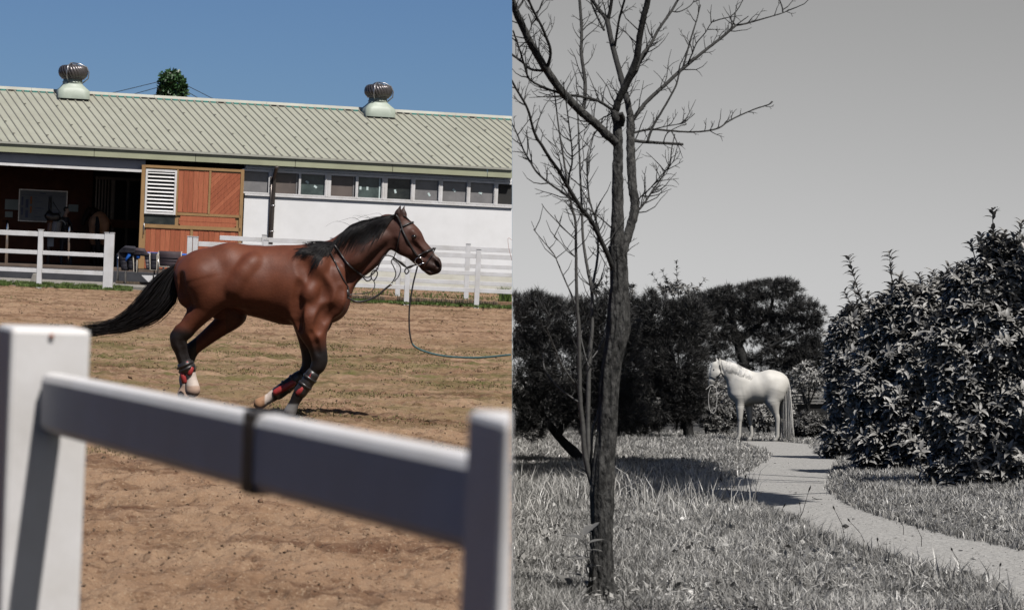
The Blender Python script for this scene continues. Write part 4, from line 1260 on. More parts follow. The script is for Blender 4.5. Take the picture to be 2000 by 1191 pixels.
coat = coat * (1 - hoofm[:, None]) + np.array([0.20, 0.19, 0.185]) * hoofm[:, None]
hoof2 = smoothstep(518, 514, px) * (px > 480) * (py > 760) * (lat > 0)
coat = coat * (1 - hoof2[:, None]) + np.array([0.42, 0.24, 0.14]) * hoof2[:, None]
hoof3 = smoothstep(750, 754, py) * (px < 400) * (px > 340) * 0.7
coat = coat * (1 - hoof3[:, None]) + np.array([0.45, 0.28, 0.19]) * hoof3[:, None]
earin = smoothstep(430, 415, py) * (px < 800) * (px > 770) * 0.6
coat = coat * (1 - earin[:, None]) + blk * earin[:, None]
sheath = smoothstep(600, 618, py) * (px > 440) * (px < 480) * 0.5
coat = coat * (1 - sheath[:, None]) + blk * sheath[:, None]
hb = GL(560, 806)
horse = root('bay_horse', hb, 'brown horse with black mane and tail galloping across the sandy arena', 'horse')
obj('body', mesh_np('body', FR.w(hv), hf, True, {'coat': coat}), M['coat'], horse)
for sd_ in (-1, 1):
    l = skin.lat(809, 462.5, 15 * sd_, sd_)
    mb = MB()
    for i in range(1): pass
    c = np.array([809.0, l - 0.6 * sd_, -462.5])
    bmE = bmesh.new(); bmesh.ops.create_uvsphere(bmE, u_segments=14, v_segments=9, radius=1.0)
    meE = bpy.data.meshes.new('eye'); 
    for vtx in bmE.verts:
        q = (c[0] + vtx.co.x * 5.4, c[1] + vtx.co.y * 2.6, c[2] + vtx.co.z * 3.7)
        vtx.co = Vector(FR.w([q])[0])
    bmE.to_mesh(meE); bmE.free(); meE.polygons.foreach_set('use_smooth', [True] * len(meE.polygons))
    obj('eye', meE, M['eye'], horse)

def hair(name, paths, r0, mt, parent, fr, tip=0.2):
    """paths: list of (n,3) arrays in (px, lat, -py)"""
    mb = MB()
    for p in paths:
        n = len(p); w = fr.w(p)
        rr = [r0 * fr.s * (1 - (1 - tip) * (i / (n - 1)) ** 1.5) * random.uniform(0.8, 1.2) for i in range(n)]
        mb.tube(w, rr, 3, caps=False)
    return obj(name, mb, mt, parent, kind='stuff')

paths = []
ctrl = np.array([(350, 518), (333, 540), (316, 572), (287, 604), (250, 628), (210, 641), (170, 645)], float)
wid = np.array([6, 18, 30, 27, 17, 9, 8], float)
for i in range(560):
    o = random.uniform(-1, 1); la = random.gauss(0, 0.45)
    cut_ = 7 if random.random() < 0.62 else random.choice([5, 6])
    c = ctrl[:cut_].copy()
    tg = np.gradient(ctrl, axis=0); nn = np.stack([-tg[:, 1], tg[:, 0]], -1); nn /= np.linalg.norm(nn, axis=1)[:, None]
    j = random.gauss(0, 2.5); o2 = o + random.gauss(0, 0.18)
    oo = o + (o2 - o) * np.linspace(0, 1, cut_)
    c += nn[:cut_] * (oo * wid[:cut_])[:, None] + np.linspace(0, 1, cut_)[:, None] ** 2 * np.array([random.gauss(0, 8), random.gauss(0, 4)])
    p = catmull(np.stack([c[:, 0], la * wid[:cut_] * 0.6, -c[:, 1]], -1), 13)
    paths.append(p)
hair('tail', paths, 0.85, M['blackhair'], horse, FR)
crest = np.array([(778, 418), (760, 422), (738, 426), (708, 431), (684, 441), (665, 460), (653, 474), (640, 483), (622, 486), (606, 487)], float)
paths = []
for i in range(900):
    t = random.random()
    c0 = catmull(crest, 100)[int(t * 99)]
    lift = random.choice([0, 0, 0, 1, 2, 4 if random.random() < 0.15 else 1])
    ln = random.uniform(30, 54) * (1.0 if t < 0.65 else 0.85)
    dn = random.uniform(0.45, 1.4) if t < 0.7 else random.uniform(-0.05, 0.5)
    if random.random() < 0.04: dn = random.uniform(-0.35, 0.05)
    pts_ = []
    for q in np.linspace(0, 1, 6):
        x_ = c0[0] - ln * q * (0.95 if t < 0.7 else 0.8)
        y_ = c0[1] + ln * (dn * q * q * 0.55 + dn * q * 0.35) + (20 * q if t < 0.6 else 6 * q) * (dn > 0.1) * 0.55 - 2 * math.sin(q * 3) * (1 - dn)
        y_ = max(y_, np.interp(x_, crest[::-1, 0], crest[::-1, 1]) - lift * q)
        sl_ = skin.lat(x_, y_, -5.0)
        pts_.append((x_, sl_ - 2.0 - 3.0 * math.sin(q * 3.1) * random.random(), -y_))
    paths.append(catmull(pts_, 9))
for i in range(110):                                     # lock at the withers
    c0 = (random.uniform(625, 650), random.uniform(472, 482))
    e = (random.uniform(590, 612), random.uniform(473, 487)) if i % 2 else (random.uniform(606, 632), random.uniform(488, 501))
    m_ = ((c0[0] + e[0]) / 2, (c0[1] + e[1]) / 2 + random.uniform(-4, 3))
    paths.append(catmull([(x_, skin.lat(x_, y_, -6) - 3 - random.random() * 3, -y_) for x_, y_ in (c0, m_, e)], 7))
for i in range(26):                                      # forelock
    a = random.uniform(-7, 7)
    paths.append(catmull([(784, a, -420), (792, a * 0.9, -424 + random.uniform(-1, 1)), (799, a, -429.5), (804 + random.uniform(-3, 1), a, -437 + random.uniform(-3, 1))], 7))
hair('mane', paths, 0.85, M['blackhair'], horse, FR)
paths = []
for i in range(5):
    t = random.uniform(0.1, 0.5); c0 = catmull(crest, 100)[int(t * 99)]
    paths.append(catmull([(c0[0], -3, -c0[1]), (c0[0] - 12, -4, -c0[1] + random.uniform(2, 8)), (c0[0] - 30, -5, -c0[1] + random.uniform(-2, 12)), (c0[0] - random.uniform(36, 50), -5, -c0[1] + random.uniform(-4, 8))], 8))
hair('mane_wisps', paths, 0.4, M['blackhair'], horse, FR)

# protective boots (worn, so parts of the horse)
def boot(pts, shells, label=None):
    mb = MB(); mb.tube([FR.p(a, b, c) for a, b, c, r in pts], [r * FR.s for *_, r in pts], 14)
    bt = obj('leg_boot', mb, M['leather'], horse)
    for (a, b, ra) in shells:
        m2 = MB(); A = FR.p(*a); B_ = FR.p(*b)
        m2.tube([A, A + (B_ - A) * 0.12, A + (B_ - A) * 0.5, A + (B_ - A) * 0.88, B_], [ra * FR.s * q for q in (0.45, 0.9, 1.0, 0.95, 0.5)], 10)
        obj('boot_shell', m2, M['redboot'], bt)
    for q in (0.3, 0.6):
        A = np.array([pts[0][0], pts[0][1], pts[0][2]]); E = np.array([pts[-1][0], pts[-1][1], pts[-1][2]])
        c = A + (E - A) * q; d_ = (E - A) / np.linalg.norm(E - A)
        m3 = MB(); m3.tube([FR.p(*(c - d_ * 2.5)), FR.p(*(c + d_ * 2.5))], max(r for *_, r in pts) * 1.08 * FR.s, 12); obj('boot_strap', m3, M['leather'], bt)
boot([(617, 724, -32, 12), (612, 731, -31, 13.5), (600, 750, -31, 13), (590, 763, -30, 13.5), (586, 769, -30, 12.5)], [((614, 726, -39), (604, 741, -39), 5.5), ((598, 752, -38), (583, 770, -38), 6.5)])
boot([(588, 733, 26, 12), (580, 739, 25, 13.5), (556, 757, 23, 13), (541, 768, 22, 13.5), (536, 771, 22, 12)], [((577, 745, 15), (532, 770, 12), 7.5)])
boot([(362, 705, -31, 13.5), (366, 712, -30, 16), (371, 722, -30, 16.5), (373, 728, -30, 14)], [((371, 704, -39), (368, 718, -40), 5), ((379, 714, -39), (374, 732, -40), 6), ((360, 722, -38), (366, 748, -38), 6)])

# ----------------------------------------------------------------- tack
def sp(px, py, off=1.6, dflt=-20.0):
    return FR.p(px, py, skin.lat(px, py, dflt) - off)
def strap(name, pts, r, parent, mt='leather', off=1.6, n=None, dflt=-20.0, flat=1.0):
    c = catmull(pts, n or max(8, 4 * len(pts)))
    mb = MB(); mb.tube([sp(x_, y_, off, dflt) for x_, y_ in c], r * FR.s, 6)
    return obj(name, mb, M[mt], parent)
def loose(name, pts, r, parent, mt='leather'):
    c = catmull(pts, 6 * len(pts))
    mb = MB(); mb.tube([FR.p(a, b, l) for a, b, l in c], r * FR.s, 6)
    return obj(name, mb, M[mt], parent)
br = root('bridle', FR.p(800, 480, 0), 'black leather bridle with round bit rings on the brown horse', 'bridle')
strap('headpiece', [(777, 424), (783, 437), (788.5, 454), (801, 478), (815, 500)], 2.1, br)
strap('headpiece', [(774, 421), (778, 426), (783, 437)], 2.3, br)
strap('browband', [(786, 443), (794, 439.5), (800, 436.8)], 1.9, br)
loose('browband', [(800, 436.8, skin.lat(800, 436.8, -10) - 1.6), (805.5, 434.8, -6), (807, 434.2, 0)], 2.0, br)
strap('noseband', [(816, 501), (828.5, 494), (842, 488)], 2.3, br)
loose('noseband', [(842, 488, skin.lat(842, 488, -8) - 1.6), (847.5, 485.5, 0), (842, 488, 8)], 2.4, br)
strap('flash_strap', [(832, 517), (838, 507), (845, 497)], 1.1, br)
loose('flash_strap', [(845, 497, -6), (848, 490, -3), (851, 484, -3)], 1.1, br)
strap('throat_lash', [(784, 447), (778.5, 473), (774, 492), (771, 502)], 1.1, br, off=2)
mb = MB(); lb = skin.lat(818, 510, -12) - 2.5
mb.tube([FR.p(818.5 + 7.3 * math.cos(q), 510.6 + 7.3 * math.sin(q), lb) for q in np.linspace(0, 2 * math.pi, 25)], 0.85 * FR.s, 6, caps=False)
obj('bit_ring', mb, M['chrome'], br)
loose('bit', [(818, 518, lb), (828, 514, lb + 3), (834, 515, lb + 8)], 1.3, br, 'chrome')
loose('chin_strap', [(816, 516, lb), (808, 519, -8), (800, 523, -6), (790, 520, -4), (777, 510, -4), (768, 504, -8)], 1.4, br)
loose('rein', [(712, 541, -30), (722, 541, -24), (736, 528, -22), (744, 512, -20), (752, 500, -16), (766, 501, -14), (776, 508, -12), (786, 514, -10), (796, 524, -10), (799, 530, -12), (794, 535, -12), (791, 529, -12), (797, 522, -11), (806, 519, -12), (815, 517, -14)], 1.35, br)
loose('rein', [(681, 581, -34), (694, 588, -30), (707, 589, -28), (724, 585, -26), (740, 576, -24), (754, 564, -22), (764, 556, -22)], 1.9, br)
loose('rein', [(764, 556, -22), (771, 545, -22), (774, 534, -20), (770, 522, -18), (765, 512, -16), (768, 505, -14)], 1.1, br)
loose('rein', [(768, 507, -10), (779, 516, -8), (783, 527, -8), (778, 541, -8), (771, 549, -16)], 1.0, br)
mb = MB(); mb.tube([FR.p(763, 558, -22), FR.p(766, 554, -22)], 1.9 * FR.s, 8); obj('rein_buckle', mb, M['chrome'], br)
bp_ = root('breastplate', FR.p(670, 540, 0), 'black breastplate straps across the brown horse shoulder and chest', 'breastplate')
strap('shoulder_strap', [(640, 482), (644, 489), (653, 506), (662.5, 524), (672, 543), (681, 561), (682, 572)], 1.8, bp_)
strap('neck_strap', [(652, 476), (659, 485), (671, 503), (685, 520), (699, 532), (710, 540)], 2.1, bp_)
loose('martingale_fork', [(681, 578, -34), (690, 575, -30), (702, 574, -26), (714, 573, -24), (727, 569, -22), (733, 558, -20), (731, 549, -20), (725, 543, -20)], 0.9, bp_)
loose('martingale_fork', [(710, 541, -28), (718, 549, -22), (726, 545, -20), (726, 535, -20), (733, 528, -20), (738, 532, -20), (737, 540, -20), (731, 549, -20)], 1.2, bp_)
mb = MB(); mb.tube([FR.p(738 + 2.4 * math.cos(q), 525 + 2.4 * math.sin(q), -22) for q in np.linspace(0, 6.283, 13)], 0.6 * FR.s, 5, caps=False); obj('martingale_ring', mb, M['chrome'], bp_)
mb = MB(); mb.tube([FR.p(680, 566, -34), FR.p(681, 574, -33), FR.p(681, 582, -32)], [3.5 * FR.s, 4.5 * FR.s, 3 * FR.s], 8); obj('chest_buckle', mb, M['leather'], bp_)
ll = root('lunge_line', FR.p(806, 600, -14), 'long lunge line hanging from the bit, black above and teal below', 'lunge line')
loose('line_strap', [(816, 520, lb), (813, 532, -14), (808, 552, -14), (804, 575, -14), (800, 605, -14), (800, 640, -15), (803, 662, -16), (806, 671, -16)], 1.6, ll)
c = catmull([(806, 671, -16), (812, 677, -17), (828, 685, -18), (858, 693, -20), (895, 697, -22), (940, 697.5, -24), (998, 692, -28)], 40)
mb = MB(); mb.tube([FR.p(a, b, l) for a, b, l in c], 1.9 * FR.s, 6); obj('web_line', mb, M['teal'], ll, clip='L')
c = catmull([(1001, 470, 0), (994, 465, 0), (992, 470, 0), (995, 490, 0), (1001, 512, 0)], 14)
wh = Frame(40.0)
mb = MB(); mb.tube([wh.p(a, b, 0) for a, b, l in c], 0.35 * wh.s, 5)
tag(obj('whip_lash', mb, M['plank'], clip='L'), 'thin brown whip lash curling in at the right end of the white wall', 'whip')

# ================================================================= people and things in the doorway
def grow(frame, body, it=1):
    v, f = body.surface(); v = relax(v, f, it, 0.4); return frame.w(v), f, v
FP = Frame(75.6)
Bp = Body((105, -16, -526), (152, 16, -398), 0.55)
kk = 2.2
Bp.add((126.5, 429, 0), (126, 448, 0), 7.5, 6.8, 0.85, kk).add((126, 448, 0), (126, 466, 0), 6.6, 7.4, 0.9, kk)
Bp.chain([(123, 466, -4, 5.6), (121, 491, -4, 3.7), (120.5, 512, -4, 2.5), (120.5, 517, -4, 2.4)], kk); Bp.add((120.5, 517.5, -4), (124.5, 518.5, -4), 2.1, 1.7, 1, 1)
Bp.chain([(129, 466, 4, 5.6), (135, 490, 4, 3.7), (138, 513, 4, 2.5), (138, 517.5, 4, 2.4)], kk); Bp.add((138.5, 518, 4), (143, 519, 4), 2.1, 1.7, 1, 1)
Bp.chain([(122, 428, -7, 3.8), (119, 441, -9, 3.0), (126, 451, -9, 2.3), (131, 452, -9, 1.8)], kk)
Bp.chain([(131, 428, 7, 3.8), (137, 440, 8, 3.0), (139, 450, 4, 2.3), (140, 453, 2, 1.8)], kk)
Bp.add((127.5, 424, 0), (128.5, 417, 0), 3.3, 3.0, 1, 1.6)
Bp.add((129, 409, 0), (130.5, 413.5, 0), 5.4, 4.0, 0.86, 1.5).add((134.5, 413, 0), (135.4, 414.2, 0), 0.9, 0.8, 1, 1)
vw, f_, v_ = grow(FP, Bp)
per = root('person', GL(128, 519, FZ), 'person in dark clothes and boots standing behind the saddle in the doorway', 'person')
fc = np.where((v_[:, 2] > -424)[:, None] & (v_[:, 0:1] > 124), np.array([[0.55, 0.33, 0.24]]), np.array([[0.02, 0.022, 0.035]]))
fc = np.where(((v_[:, 2] > -407.5) | ((v_[:, 2] > -413) & (v_[:, 0] < 128.5)))[:, None], np.array([[0.008, 0.007, 0.007]]), fc)
hands = ((np.abs(v_[:, 2] + 452) < 2.4) & (v_[:, 0] > 128.6) & (v_[:, 1] < -5)) | ((np.abs(v_[:, 2] + 453) < 2.2) & (v_[:, 0] > 138.5) & (v_[:, 1] > 0))
fc = np.where(hands[:, None], np.array([[0.30, 0.17, 0.12]]), fc)
obj('body', mesh_np('body', vw, f_, True, {'coat': fc}), mat('person_surface', (1, 1, 1), (0.9, 0.9, 0.9), 10, 0.7, attr='coat'), per)
for (bx, by, bl) in ((132, 452, -9), (140.5, 455, 2)):
    mb = MB()
    for q in range(5):
        a = (q - 2) * 0.34
        e = FP.p(bx + 2.2 * math.cos(a) - (0.8 if q == 4 else 0), by + 1.4 + 1.6 * math.sin(a), bl + (q - 2) * 0.5)
        mb.tube([FP.p(bx - 0.5, by, bl + (q - 2) * 0.35), (FP.p(bx, by, bl + (q - 2) * 0.4) + e) / 2 + ZZ * 0.006, e], [0.009, 0.0085, 0.006], 6)
    obj('fingers', mb, M['skin'], per)

# horse standing in the aisle, seen from behind
FB = Frame(76.4)
Bb = Body((140, -60, -540), (222, 70, -395), 1.0)
Bb.add((195, 436, -8), (194, 440, 40), 20, 18, 1.0, 5).add((187, 440, -10), (186, 462, -12), 11, 10, 1, 5).add((204, 440, -10), (204, 462, -12), 11, 10, 1, 5)
Bb.add((195, 424, -2), (194, 425, 30), 11, 10, 1, 5)
for qx in (185, 204):
    Bb.chain([(qx, 462, -12, 10), (qx + 1, 480, -8, 6.5), (qx + 1, 492, -12, 4.2), (qx + 1, 512, -8, 3.2), (qx + 1, 518, -9, 3.8)], 3)
    Bb.chain([(qx + 1, 455, 42, 8), (qx + 1, 480, 44, 5), (qx + 1, 514, 44, 3)], 3)
Bb.chain([(190, 428, 45, 13), (176, 414, 50, 10), (168, 410, 46, 7.5)], 5).chain([(166, 412, 44, 7), (160, 424, 38, 5.5), (157, 436, 34, 4)], 3)
Bb.add((166, 405, 42), (165, 399, 42), 1.8, 0.7, 1, 1)
vw, f_, v_ = grow(FB, Bb)
bh = root('stabled_horse', GL(196, 519, FZ), 'light brown horse with dark tail seen from behind inside the doorway', 'horse')
cc = np.where((v_[:, 1] > 30)[:, None], np.array([[0.03, 0.015, 0.010]]), np.array([[0.75, 0.36, 0.19]])); cc = np.where((v_[:, 2] < -478)[:, None], np.array([[0.02, 0.014, 0.011]]), cc)
obj('body', mesh_np('body', vw, f_, True, {'coat': cc}), M['coat'], bh)
paths = [catmull([(195 + random.gauss(0, 0.8), -31, -424), (195 + random.gauss(0, 1.6), -34, -440), (196 + random.gauss(0, 2.2), -34, -470), (198 + random.gauss(0, 2.5), -31, -random.uniform(495, 512))], 7) for _ in range(70)]
hair('tail', paths, 0.9, M['blackhair'], bh, FB)

# saddle and pad on the hitching rail
FS = Frame(74.9)
sa = root('saddle', FS.p(108, 452, 0), 'brown saddle with grey checked pad lying on the steel rail', 'saddle')
def drape(px0, px1, ytop, r, drop, fr, thick=0.0, sk=0.0):
    """cloth laid over a round rail: half tube with two flaps, running along the picture"""
    rows = []
    for t in np.linspace(-1, 1, 17):
        if abs(t) < 0.4: a = t / 0.4 * math.pi / 2; l, y_ = r * math.sin(a), ytop + r - r * math.cos(a)
        else: l, y_ = math.copysign(r + (abs(t) - 0.4) * 3, t), ytop + r + (abs(t) - 0.4) / 0.6 * drop
        rows.append([(px0 + sk * (y_ - ytop) * (1 if t < 0 else 1), l, -(y_ + 0.045 * 0)), (px1 + sk * (y_ - ytop), l, -(y_ + 0.045 * (px1 - px0)))])
    vs = [q for r_ in rows for q in r_]
    v = fr.w(vs); mb = MB()
    f = [(2 * i, 2 * i + 1, 2 * i + 3, 2 * i + 2) for i in range(16)]
    mb.add(v, f, True); return mb
def solid(o, th):
    md = o.modifiers.new('thickness', 'SOLIDIFY'); md.thickness = th; md.offset = 0; return o
solid(obj('saddle_pad', drape(101, 121, 432, 7, 24, FS, sk=-0.2), M['padgray'], sa), 0.02)
solid(obj('saddle_flap', drape(93, 104, 429, 8, 26, FS, sk=-0.1), M['saddle'], sa), 0.03)
mb = MB(); mb.tube([FS.p(88, 424, 0), FS.p(94, 421, 0), FS.p(103, 425, 0), FS.p(113, 424, 0), FS.p(118, 430, 0)], [0.06, 0.17, 0.13, 0.13, 0.05], 10); obj('saddle_seat', mb, M['leather'], sa)
c = catmull([(112, 450, -9), (114, 438, -8), (120, 431, -7), (127, 434, -7), (129, 440, -6)], 12)
mb = MB(); mb.tube([FS.p(a, b, l) for a, b, l in c], 0.018, 5); obj('pad_binding', mb, M['padtrim'], sa)

# tack rack with pads outside the doorway
FT = Frame(70.0)
rk = root('tack_rack', GL(247, 553, 0.03), 'grey steel rack with blue covered top rail beside the doorway', 'rack')
mb = MB(); mb.tube([FT.p(233, 491.5, 0), FT.p(250, 493, 0), FT.p(374, 498.5, 0)], 0.035, 8); obj('blue_rail', mb, M['bluetube'], rk)
for (xa, ya, xb, yb, lt) in ((247, 494, 245.5, 553, -4), (228.5, 495, 228, 553, 12), (320.5, 497, 319, 553, -4), (306, 497, 304, 552, 24)):
    mb = MB(); mb.tube([FT.p(xa, ya, lt), FT.p(xb, yb, lt)], 0.028, 8); obj('rack_leg', mb, M['steel'], rk)
mb = MB(); mb.tube([FT.p(247, 494, -4), FT.p(233, 491.5, 0), FT.p(228.5, 497, 12)], 0.02, 6); obj('rack_brace', mb, M['steel'], rk)
mb = MB(); mb.tube([FT.p(252, 493, -6), FT.p(254, 498, -8), FT.p(248, 506, -7), FT.p(246, 513, -6)], [0.05, 0.06, 0.035, 0.02], 6); obj('blue_tie', mb, M['bluetube'], rk)
mb = MB(); mb.tube([FT.p(272, 497, -6), FT.p(271, 503, -8), FT.p(269, 506, -7)], [0.05, 0.06, 0.02], 6); obj('blue_tie', mb, M['bluetube'], rk)
def pad(px0, px1, y, r, drop, mt, label, sk=0.0, trim=False, lat=0):
    o = drape(px0, px1, y, r, drop, FT, sk=sk)
    rt = root('saddle_pad', FT.p((px0 + px1) / 2, y, 0), label, 'saddle pad', 'saddle pads on the rack')
    solid(obj('pad_cloth', o, M[mt], rt), 0.035)
    for q in range(1, 4):
        yy = y + r + drop * q / 4
        mb = MB(); mb.tube([FT.p(px0 + sk * (yy - y) + 0.5, yy, -r - 2.6), FT.p(px1 + sk * (yy - y) - 0.5, yy + 0.045 * (px1 - px0), -r - 2.6)], 0.008, 5); obj('quilt_seam', mb, M['padnavy'], rt)
    if trim:
        mb = MB(); b = y + r + drop
        mb.tube([FT.p(px0, y, -2), FT.p(px0 - 0.5, y + r, -r - 2.5), FT.p(px0 + sk * (b - y), b, -r - 4.5), FT.p(px1 + sk * (b - y), b + 1.5, -r - 4.5), FT.p(px1, y + r + 1, -r - 2.5), FT.p(px1, y + 1, -2)], 0.018, 6)
        obj('pad_binding', mb, M['padtrim'], rt)
pad(311, 355, 491, 6, 24, 'padbrown', 'plum brown saddle pad with pale binding hanging on the blue rail', 0.06, True)
pad(282, 294, 494, 4, 28, 'padgray', 'grey checked saddle pad hanging left of the plum brown one', 0.15)
pad(294, 308, 494, 5, 28, 'padnavy', 'black saddle pads hanging against the plum brown pad', 0.0, True)
pad(252, 262, 495, 4, 28, 'padnavy', 'navy quilted saddle pad hanging behind the blue tie', 0.0)
pad(262, 269, 495, 5, 31, 'padnavy', 'narrow black saddle pad with pale edge hanging on the rack', 0.0, True)
pad(233, 245, 492, 6, 30, 'padnavy', 'dark quilted pad hanging at the left end of the rack', 0.15)
for (cx, cy, w_, lab) in ((256, 488.5, 24, 'folded black blanket lying at the left end of the rack'), (276, 493, 20, 'folded brown blanket lying over the rack next to the black one')):
    mb = MB()
    bl = root('folded_blanket', FT.p(cx, cy, 0), lab, 'blanket', 'folded blankets on the rack')
    for q in range(4):
        yy = cy + 3 - q * 2.0
        mb2 = MB(); mb2.tube([FT.p(cx - w_ + q * 2, yy + 1, -4 + q), FT.p(cx - w_ * 0.4, yy - 0.5 - q * 0.6, -5), FT.p(cx + w_ * 0.3, yy + 1 - q * 0.6, -4), FT.p(cx + w_ * 0.9 - q * 3, yy + 2.5, -3)], [0.02, 0.05, 0.05, 0.025], 8, flat=2.6, fdir=(0, 1, 0))
        obj('blanket_fold', mb2, M['padbrown' if (q % 2 and cx > 260) else 'padnavy'], bl)
tr = root('feed_trough', FT.p(297, 551, 4), 'white tapered trough standing under the tack rack', 'trough')
for (x0, x1, x2, x3) in ((277.5, 299, 299, 291), (302, 319, 313, 303)):
    a = [FT.p(x0, 537.5, -9), FT.p(x1, 538, -9), FT.p(x2 if x0 < 280 else x1, 550 if x0 < 280 else 545, -9), FT.p(x3, 551, -9)]
    b = [q + F_ * 0.25 for q in a]
    mb = MB(); mb.add(a + b, [(0, 1, 2, 3), (7, 6, 5, 4), (0, 4, 5, 1), (1, 5, 6, 2), (2, 6, 7, 3), (3, 7, 4, 0)]); obj('trough_panel', mb, M['vinyl'], tr)
mb = MB(); mb.tube([FT.p(300.6, 522, 5), FT.p(300.6, 546, 5), FT.p(300.6, 552, 5)], [0.02, 0.02, 0.06], 8); obj('trough_stem', mb, M['dark'], tr)
mb = MB(); mb.box(FT.p(266, 552.6, 2), (X0, np.array([0, 1.0, 0]), ZZ), (0.56, 0.05, 0.035)); tag(obj('timber_plank', mb, M['log']), 'weathered brown plank lying at the foot of the tack rack', 'plank')
mb = MB(); c = GL(68, 552, 0.03); mb.add([c + np.array(q) for q in ((-0.12, -0.1, 0), (0.12, -0.1, 0), (0.12, 0.1, 0), (-0.12, 0.1, 0), (-0.06, -0.05, 0.24), (0.10, -0.05, 0.27), (0.10, 0.06, 0.25), (-0.05, 0.06, 0.22))], [(0, 1, 5, 4), (1, 2, 6, 5), (2, 3, 7, 6), (3, 0, 4, 7), (4, 5, 6, 7), (3, 2, 1, 0)])
tag(obj('grey_block', mb, M['concrete'], bevel=0.02), 'grey concrete block by the fence post in front of the step', 'block')
# ================================================================= RIGHT PLACE: garden path without colour
G_ = F_ - VR * U_; G_ = G_ / np.linalg.norm(G_)
B0 = CAM - HR * NR
gF = G_.dot(F_); b0F = (B0 - CAM).dot(F_)
def RP(px, d, h=0.0):
    """ground of the slope at photo column px and depth d (arrays allowed)"""
    px = np.asarray(px, float); d = np.asarray(d, float)
    t = (d - b0F) / gF; s_ = (px - 1000) / FPX * d
    return B0 + t[..., None] * G_ + s_[..., None] * R_ + np.asarray(h, float)[..., None] * ZZ
mb = MB()
a, b, c, d = [B0 + t * G_ + s_ * R_ for t, s_ in ((-90, 0), (2500, 0), (2500, 900), (-90, 900))]
mb.quad(d, c, b, a)
struct('garden_ground', mb, M['soilR'])
path_px = [(1600, 869), (1592, 872), (1613, 885), (1653, 898), (1640, 912), (1630, 930), (1622, 957), (1663, 984), (1728, 1007), (1794, 1026), (1859, 1043), (1958, 1061), (2000, 1072), (2200, 1120),
           (2200, 1230), (1984, 1195), (1958, 1171), (1892, 1145), (1827, 1128), (1745, 1105), (1663, 1082), (1597, 1053), (1548, 1023), (1466, 992), (1400, 990), (1380, 962), (1400, 936), (1443, 923), (1466, 912), (1495, 893), (1490, 880), (1450, 866), (1440, 860.5), (1520, 861.5)]
mb = MB(); pts = [GR(x_, y_, 0.006) for x_, y_ in path_px]
mb.add(pts, [tuple(range(len(pts)))[::-1]])
pth = struct('garden_path', mb, M['path'])
def in_poly(x, y, poly):
    r = np.zeros(len(x), bool); n = len(poly)
    for i in range(n):
        x1, y1 = poly[i]; x2, y2 = poly[(i + 1) % n]
        c = (y1 > y) != (y2 > y)
        xi = (x2 - x1) * (y - y1) / ((y2 - y1) if y2 != y1 else 1e-9) + x1
        r ^= c & (x < xi)
    return r
def py_of(d): return 733 + FPX * HR * math.sqrt(1 + VR * VR) / d

# grass on the slope
nG = 300000
u = RNG.random(nG); d = (math.sqrt(14.8) + u * (math.sqrt(66) - math.sqrt(14.8))) ** 2
px = RNG.uniform(985, 2060, nG)
py = py_of(d)
keep = ~in_poly(px, py, path_px)
px, py, d = px[keep], py[keep], d[keep]
base = RP(px, d)
cl = vnoise(base[:, 0] * 2.3 + 60, base[:, 1] * 2.3, 71) + 0.5 * vnoise(base[:, 0] * 6 + 60, base[:, 1] * 6, 72)
h = np.clip(0.105 + 0.12 * cl + RNG.uniform(-0.04, 0.05, len(px)), 0.03, 0.3)
edge = in_poly(px, py + 14, path_px) | in_poly(px, py - 10, path_px) | in_poly(px + 25, py, path_px) | in_poly(px - 25, py, path_px)
h = np.where(edge, h * 0.65, h)
h = np.where(d > 40, h * 0.85, h)
h = np.where((np.abs(px - 1176) < 42) & (np.abs(py - 1180) < 34), h * 0.35, h)
wd = RNG.uniform(0.0028, 0.0065, len(px)) * np.clip(d / 22, 0.9, 1.8)
tone = np.clip(RNG.normal(0.92, 0.42, len(px)) + 0.5 * vnoise(base[:, 0] * 1.3, base[:, 1] * 1.3 + 70, 73), 0.35, 1.9)
blades('lawn_grass', base, h, wd, M['blade'], 0.75, clip='R', tone=tone)
# taller seeding grass in a band in front of the leaning pine
n = 2600
px = RNG.uniform(1000, 1480, n); py = RNG.normal(978, 16, n) + 8 * np.sin(px / 40)
d = HR * math.sqrt(1 + VR * VR) * FPX / (py - 733)
k = ~in_poly(px, py - 6, path_px) | (RNG.random(n) < 0.2)
px, d = px[k], d[k]; n = len(px)
blades('tall_grass', RP(px, d), RNG.uniform(0.16, 0.42, n), RNG.uniform(0.003, 0.006, n) * 1.2, M['blade'], 0.75, clip='R', tone=RNG.uniform(0.8, 1.6, n))
n = 5200
px = RNG.uniform(1200, 2000, n); py = RNG.uniform(1040, 1200, n)
k = in_poly(px, py - 22, path_px) & ~in_poly(px, py + 4, path_px)
px, py = px[k], py[k]; d = HR * FPX / (py - 733); n = len(px)
blades('verge_grass', RP(px, d), RNG.uniform(0.12, 0.27, n), RNG.uniform(0.004, 0.007, n), M['blade'], 0.7, clip='R', tone=RNG.uniform(0.7, 1.5, n))
n = 17000
u = RNG.random(n); d = (math.sqrt(15) + u * (math.sqrt(45) - math.sqrt(15))) ** 2; px = RNG.uniform(990, 2050, n)
k = ~in_poly(px, py_of(d), path_px); px, d = px[k], d[k]; n = len(px)
ps = RP(px, d, RNG.uniform(0.02, 0.10, n))
rt_ = rand_rot(n); tilt = rot_z(RNG.uniform(0, 6.28, n))
mixr = np.where((RNG.random(n) < 0.7)[:, None, None], tilt, rt_)
scatter_mesh('clover_leaves', LEAF_V, LEAF_F, ps, mixr, RNG.uniform(0.025, 0.07, n), M['blade'], tone=RNG.uniform(0.35, 1.25, n), clip='R')
